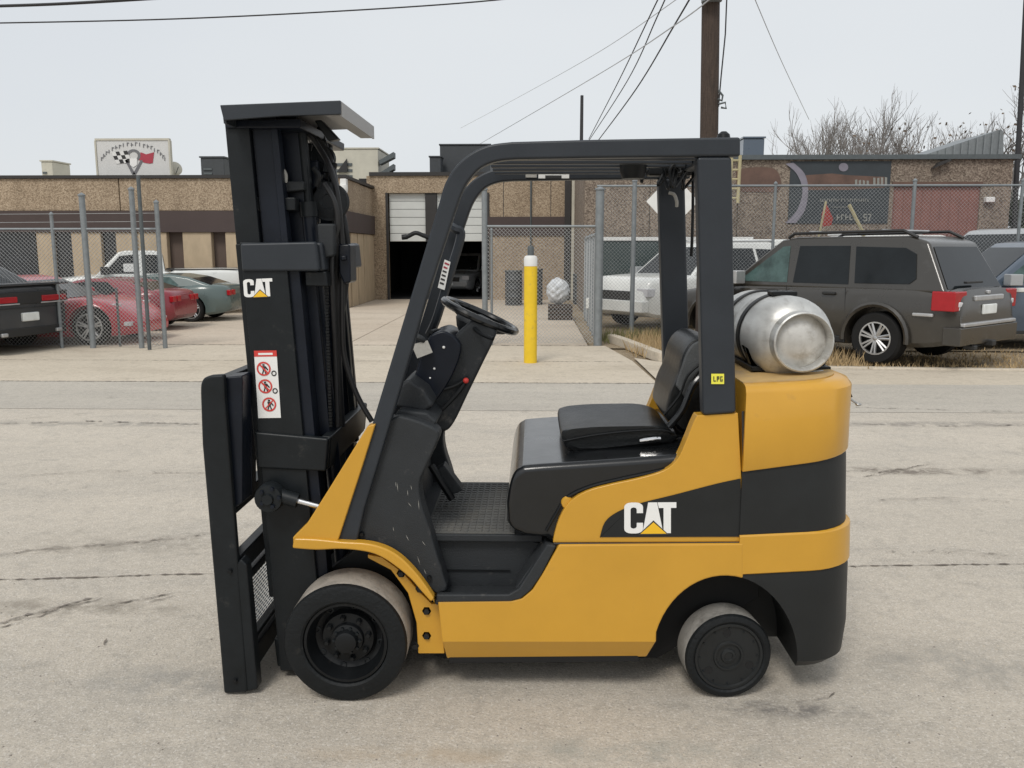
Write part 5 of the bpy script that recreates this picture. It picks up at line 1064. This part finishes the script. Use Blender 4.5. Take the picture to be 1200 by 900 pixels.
for (a0_, Y) in ((107, 3.30), (112, 3.62)):
    q0, q1 = P(380, 262, Y), P(388, 500, Y); n = 64; bb = B()
    for k in range(n):
        c = q0.lerp(q1, (k+.5)/n); h_ = (q1-q0).length/n*.40; w = .011 if k % 2 else .007; bb.box(c.x-.006, c.x+.006, c.y-w, c.y+w, c.z-h_, c.z+h_)
    bb.done('lift_chain', 'rim_black', fk, smooth=0)
pr('chain_anchor', [(371, 262), (392, 262), (391, 300), (374, 304)], 3.26, .05, 'plastic', bevel=.008)
r_ = random.Random(3)
for k in range(12):
    x, y = 334+r_.random()*55, 165+r_.random()*50; Yk = 3.34+r_.random()*.2
    if k % 2: tb_('hydraulic_fitting', [(x, y, Yk), (x+6, y+10, Yk), (x+3, y+22, Yk)], .011, 'rim_black', n=8)
    else: pr('mast_bracket', [(x, y), (x+15, y+2), (x+12, y+16), (x-2, y+13)], Yk, .02, 'mast_paint')
tb_('bare_cable_end', [(328, 195, 3.30), (334, 204, 3.30), (334, 214, 3.30)], .009, 'label_grey'); bb = B(); bb.ball(P(364, 164, 3.42), .014); bb.done('bright_fitting', 'steel', fk)
tb_('hydraulic_hose', [(345, 150, 3.4), (362, 158, 3.4), (375, 175, 3.4), (388, 200, 3.36), (397, 240, 3.34), (401, 300, 3.34), (401, 380, 3.36), (404, 420, 3.38), (418, 462, 3.4), (436, 494, 3.4)], .011, 'hose')
tb_('hydraulic_hose', [(368, 160, 3.5), (384, 182, 3.5), (392, 215, 3.45), (396, 260, 3.42), (394, 330, 3.42), (396, 420, 3.44), (400, 500, 3.44)], .016, 'hose')
tb_('hydraulic_hose', [(380, 215, 3.32), (392, 236, 3.3), (396, 262, 3.3), (390, 292, 3.3), (389, 330, 3.3), (393, 420, 3.34), (396, 500, 3.34)], .010, 'hose')
tb_('hydraulic_hose', [(374, 150, 3.6), (390, 200, 3.55), (404, 262, 3.5), (408, 300, 3.5), (404, 345, 3.5), (398, 380, 3.5)], .012, 'hose')
pr('hose_clamp', [(396, 286), (410, 286), (411, 331), (403, 333), (397, 320)], 3.32, .12, 'mast_inner', bevel=.008); pr('hose_clamp', [(399, 300), (405, 299), (405, 305), (399, 306)], 3.30, .02, 'mast_inner')
# tie brackets
def tie(name, px_side, Y, m):
    return pr(name, px_side, Y, .035, m, bevel=.01, seg=3, mirror=True)
tie('upper_tie_plate', [(281, 285), (370, 283), (374, 318), (283, 318)], MY-.012, 'guard_paint')
q = XZ([(362, 284), (374, 284), (378, 318), (366, 318)], MY-.012); bb = B(); bb.prism(q, MY+.024, 2*YM-MY-.024); bb.done('upper_tie_bar', 'guard_paint', fk, bevel=.01)
pr('upper_tie_block', [(357, 318), (382, 318), (384, 336), (358, 335)], MY+.03, .08, 'mast_paint')
tie('lower_tie_plate', [(298, 506), (385, 514), (382, 553), (301, 549)], MY-.012, 'mast_paint')
q = XZ([(374, 513), (385.5, 514), (382.5, 553), (372, 552)], MY-.012); bb = B(); bb.prism(q, MY+.024, 2*YM-MY-.024); bb.done('lower_tie_bar', 'mast_paint', fk, bevel=.006)
q = XZ([(318, 752), (372, 752), (374, 785), (322, 786)], MY); bb = B(); bb.prism(q, MY+.03, 2*YM-MY-.03); bb.done('mast_foot_bar', 'mast_paint', fk, bevel=.008)
# tilt cylinder
tb_('tilt_rod', [(335, 583, 3.15), (376, 594, 3.15)], .011, 'chrome', smooth_=False, n=14)
tb_('tilt_cylinder', [(318, 578, 3.15), (349, 587, 3.15)], .028, 'mast_paint', smooth_=False, n=16)
bb = B(); bb.lathe([(0, -.035), (.02, -.035), (.024, -.025), (.052, -.022), (.056, -.01), (.056, .03), (0, .03)], P(316, 583, 3.14), (0, 1, 0), 22); bb.done('tilt_pivot', 'mast_paint', fk)
for k in range(5): a = 2*pi*k/5; p = P(316, 583, 3.116); bb = B(); bb.lathe([(0, -.01), (.008, -.01), (.009, 0)], p+Vector((.036*cos(a), 0, .036*sin(a))), (0, 1, 0), 6); bb.done('pivot_bolt', 'mast_inner', fk, smooth=0)
# top plate
ct = XZ([(257.5, 123), (399, 117.5), (399, 134), (330, 136), (262, 141)], 3.10); bb = B(); bb.prism(ct, 3.10, 3.115); bb.done('top_plate_edge', 'guard_paint', fk, bevel=.003)
a0_, a1_ = XZ([(258, 123.3), (398.6, 117.8)], 3.10); bb = B(); bb.prism([a0_, a1_, (a1_[0], a1_[1]-.008), (a0_[0], a0_[1]-.008)], 3.116, 3.74); bb.done('top_plate', 'hood_metal', fk)
bb = B(); bb.prism([(a1_[0]-.006, a1_[1]-.0005), (a1_[0]+.001, a1_[1]-.0005), (a1_[0]+.001, a1_[1]-.052), (a1_[0]-.006, a1_[1]-.052)], 3.116, 3.74); bb.done('top_plate_rear_lip', 'hood_metal', fk)
bb = B(); bb.prism([(a0_[0], a0_[1]-.009), (a0_[0]+.008, a0_[1]-.009), (a0_[0]+.014, a0_[1]-.06), (a0_[0]+.004, a0_[1]-.06)], 3.116, 3.74); bb.done('top_plate_front_lip', 'guard_paint', fk)
bb = B(); bb.prism([(a1_[0]-.055, a1_[1]-.03), (a1_[0]-.007, a1_[1]-.03), (a1_[0]-.007, a1_[1]-.05), (a1_[0]-.055, a1_[1]-.05)], 3.12, 3.73); bb.done('top_plate_underside', 'hood_metal', fk)
q = XZ([(262, 141), (352, 139), (352, 150), (264, 150)], 3.22); bb = B(); bb.prism(q, 3.22, 3.96); bb.done('mast_crosshead', 'mast_inner', fk, bevel=.005)
pr('top_strut', [(368, 141), (376, 140), (397, 163), (384, 165)], 3.36, .05, 'mast_paint')
# warning label and logo on the mast
LY = MY-.0025
def lab(name, m, pts, d=0): b_ = B(); b_.poly([P(x, y, LY-d) for x, y in pts]); return b_.done(name, m, fk, smooth=0)
def lq(u, v): return (297.5+u*26.5+v*5.2, 411+v*79-u*.4)   # label frame
lb = lab('warning_label', 'decal_white', [lq(0, 1), lq(1, 1), lq(1, 0), lq(0, 0)]); lb.modifiers.clear()
lab('label_header', 'decal_red', [lq(0, .09), lq(1, .09), lq(1, 0), lq(0, 0)], .0008)
lab('label_header_text', 'decal_white', [lq(.18, .065), lq(.82, .065), lq(.82, .035), lq(.18, .035)], .0014)
for k, (cu, cv) in enumerate(((.38, .27), (.40, .53), (.52, .80))):
    for kk in range(20):
        a, c = 2*pi*kk/20, 2*pi*(kk+1)/20; R0, R1_ = .30, .235; lab('prohibition_ring', 'decal_red', [lq(cu+R0*cos(a), cv+R0*.34*sin(a)), lq(cu+R0*cos(c), cv+R0*.34*sin(c)), lq(cu+R1_*cos(c), cv+R1_*.34*sin(c)), lq(cu+R1_*cos(a), cv+R1_*.34*sin(a))], .0014) if False else None
    b_ = B(); o_ = [P(*lq(cu+.31*cos(2*pi*j/24), cv+.31*.34*sin(2*pi*j/24)), LY-.0016) for j in range(24)]; i_ = [P(*lq(cu+.24*cos(2*pi*j/24), cv+.24*.34*sin(2*pi*j/24)), LY-.0016) for j in range(24)]
    for j in range(24): b_.poly([o_[j], o_[(j+1) % 24], i_[(j+1) % 24], i_[j]])
    s_ = 1 if k < 2 else -1; b_.poly([P(*lq(cu+(-.2*s_)-.03, cv-.07), LY-.0018), P(*lq(cu-.2*s_+.05, cv-.075), LY-.0018), P(*lq(cu+.2*s_+.03, cv+.07), LY-.0018), P(*lq(cu+.2*s_-.05, cv+.075), LY-.0018)]); b_.done('prohibition_mark', 'decal_red', fk, smooth=0)
    b_ = B()
    for poly in ([(-.05, -.07), (.05, -.07), (.05, -.045), (-.05, -.045)], [(-.08, -.04), (.10, -.04), (.06, .03), (-.04, .03)], [(-.05, .03), (.01, .03), (-.06, .10), (-.12, .10)], [(.02, .03), (.08, .03), (.13, .10), (.07, .10)], [(.10, -.035), (.2, .01), (.17, .03), (.07, -.01)]):
        b_.poly([P(*lq(cu+u, cv+v), LY-.0011) for u, v in poly])
    b_.done('pictogram_figure', 'ink', fk, smooth=0)
    if k < 2:
        b_ = B(); cu2, cv2 = .82, cv+.07
        for j in range(12): a, c = 2*pi*j/12, 2*pi*(j+1)/12; b_.poly([P(*lq(cu2+R*cos(t), cv2+R*.36*sin(t)), LY-.0012) for R, t in ((.12, a), (.12, c), (.07, c), (.07, a))])
        b_.done('pictogram_gear', 'ink', fk, smooth=0)
logo(fk, (286.5, 348.5), (34, -1.5), (-1.5, -21), MY, .0015)

# --- carriage
CYn = 3.07
cl = lambda y: 234+(y-447)*.0765
pr('carriage_side_plate', [(cl(815), 813.5), (236.5, 520)]+cr([(234.5, 462), (235, 450), (239, 443), (247, 440)], 3)+[(262, 439), (263.5, 470), (277, 640), (290, 812)], CYn, .035, 'mast_paint', bevel=.01, seg=3, mirror=True)
pr('carriage_upright', [(262.5, 442), (284, 440), (284, 590), (271, 598)], CYn+.035, .11, 'mast_inner', bevel=.008, mirror=True)
pr('carriage_lower_upright', [(276, 662), (282, 655), (289, 662), (302, 808), (289, 811)], CYn+.004, .06, 'mast_paint', bevel=.008, mirror=True)
def crossbar(name, px, m='mast_paint', y0_=None): pts = XZ(px, CYn+.04); bb = B(); bb.prism(pts, y0_ or CYn+.04, 2*YM-CYn-.04); return bb.done(name, m, fk, bevel=.006)
crossbar('carriage_top_bar', [(244, 445), (262, 443), (264, 480), (246, 482)]); crossbar('carriage_middle_bar', [(252, 590), (272, 588), (273, 606), (254, 608)]); crossbar('carriage_bar', [(268, 652), (283, 650), (285, 672), (270, 674)]); crossbar('carriage_bar', [(272, 682), (284, 680), (285, 690), (273, 692)]); crossbar('carriage_lower_bar', [(268, 776), (288, 774), (290, 800), (272, 802)])
crossbar('carriage_lower_bar', [(274, 764), (286, 763), (287, 768), (275, 769)])
for k in range(3):
    Yk = 3.3+.24*k; bb = B(); pts = XZ([(262, 448), (272, 447), (272, 600), (262, 604)], CYn); bb.prism(pts, Yk, Yk+.05) ; bb.done('backrest_bar', 'mast_inner', fk)
pr('fork_shank', [(250, 560), (262, 558), (283, 790), (270, 792)], 3.24, .10, 'mast_paint', mirror=True); 
# pale expanded grille seen through the carriage
gy = 3.34; bb = B()
for k in range(26):
    z0_ = P(300, 765, gy).z+k*.0145*1.0; x_ = P(296, 720, gy).x-.006
    for j in range(9):
        y_ = gy+j*.035+(k % 2)*.017; bb.box(x_, x_+.004, y_, y_+.027, z0_, z0_+.0085)
bb.done('pale_grille', 'decal_white', fk, smooth=0)
for (x, y) in ((270, 669), (276, 797)):
    bb = B(); bb.lathe([(0, -.012), (.008, -.012), (.01, 0)], P(x, y, CYn), (0, 1, 0), 6); bb.done('bolt', 'rim_black', fk, smooth=0)

# --- gas tank on its bracket
ta = P(935, 399, 3.26); td = Vector((-.04, 1, 0)).normalized(); R_ = .163
gt = thing('gas_tank', 'silver propane tank strapped on top of the forklift counterweight', 'gas tank', (ta.x, YM, zt0))
bb = B(); prof = [(0, -.004), (R_*.5, .0), (R_*.70, .012), (R_*.88, .036), (R_*.97, .07), (R_, .11), (R_, .30), (R_*1.012, .305), (R_*1.012, .33), (R_, .335), (R_, .60), (R_*.95, .65), (R_*.8, .69), (R_*.5, .715), (0, .72)]
bb.lathe(prof, ta, td, 56); bb.done('tank_shell', 'tank', gt, smooth=40)
bb = B(); R2 = R_*.70; bb.lathe([(R2, .03), (R2*1.02, -.02), (R2*1.0, -.045), (R2*.95, -.048), (R2*.91, -.040), (R2*.89, .0), (R2*.87, .012)], ta+Vector((.008, 0, -.002)), td, 48); bb.done('foot_ring', 'tank', gt)
bb = B(); bb.lathe([(R2*.90, .004), (R2*.7, -.012), (R2*.4, -.022), (0, -.026)], ta+Vector((.008, 0, -.002)), td, 48); bb.done('tank_end_dome', 'tank_end', gt)
for d_ in (.21, .44):
    bb = B(); bb.lathe([(R_+.0005, d_), (R_+.007, d_+.003), (R_+.007, d_+.037), (R_+.0005, d_+.04)], ta, td, 56); bb.done('tank_strap', 'rim_black', gt)
bb = B(); bb.box(ta.x-.06, ta.x+.04, 3.42, 3.50, ta.z+R_-.002, ta.z+R_+.015); bb.done('strap_buckle', 'rim_black', gt, bevel=.005)
bb = B(); bb.lathe([(.02, .72), (.02, .76), (.035, .765), (.035, .78), (0, .78)], ta, td, 16); bb.done('tank_valve', 'steel', gt)
# bracket (belongs to the forklift)
for y_ in (3.36, 3.78):
    bb = B(); pts = [(ta.x+(R_+.012)*cos(radians(a)), ta.z+(R_+.012)*sin(radians(a))) for a in range(200, 341, 10)]+[(ta.x+.13, zt1-.0), (ta.x-.13, zt0-.0)]
    bb.prism(pts, y_, y_+.05); bb.done('tank_cradle', 'rim_black', fk, bevel=.004)
bb = B(); bb.box(ta.x-.15, ta.x+.16, 3.34, 3.9, max(zt0, zt1)-.006, max(zt0, zt1)+.014); bb.done('cradle_plate', 'rim_black', fk, bevel=.004)
bb = B(); bb.lathe([(0, 0), (.014, 0), (.016, .03), (.010, .07), (0, .07)], P(945, 440, 3.3), (1, .2, .15), 14); bb.done('clamp_bolt', 'steel', fk)
tb_('strap_tail', [(958, 437, 3.34), (968, 441, 3.33), (976, 448, 3.32), (984, 453, 3.31), (992, 457, 3.31), (997, 466, 3.30)], .009, 'rim_black', n=6)
tb_('latch_rod', [(962, 433, 3.36), (975, 443, 3.33), (990, 462, 3.31), (1006, 474, 3.30)], .0045, 'steel', n=6); bb = B(); bb.ball(P(1006, 474, 3.30), (.012, .008, .006)); bb.done('latch_tip', 'steel', fk)
bb = B(); q = XZ([(985, 452), (992, 451), (995, 462), (990, 464)], 3.31); bb.prism(q, 3.30, 3.32); bb.done('strap_ratchet', 'steel', fk, bevel=.003)
tb_('gas_hose', [(862, 470, 3.4), (868, 452, 3.45), (872, 440, 3.6), (876, 430, 3.8), (880, 415, 3.95)], .01, 'hose')

# a car standing inside the open garage bay
car('car_in_garage', 'pale car standing in the dark inside the half open roller door', 'car', (P(548, 300, YC+4).x, YC+4.2, 0), radians(255), variant(SUV, bits=sil, tubes=[]), 'silver_car', .9)

rs = random.Random(21)
for k in range(14):
    x, y = rs.uniform(455, 500), rs.uniform(560, 680); a = rs.uniform(.9, 1.5); l_ = rs.uniform(4, 14); Ys = 3.1042
    if x+l_*cos(a) > 500+.0*y or x < 440+(y-560)*.28: continue
    p0, p1 = P(x, y, Ys), P(x+l_*cos(a), y+l_*sin(a), Ys); d = Vector((-(p1-p0).z, 0, (p1-p0).x)).normalized()*.0009
    bb = B(); bb.poly([p0, p0.lerp(p1, .5)+d, p1, p0.lerp(p1, .5)-d]); bb.done('scratch', 'label_grey', fk, smooth=0)
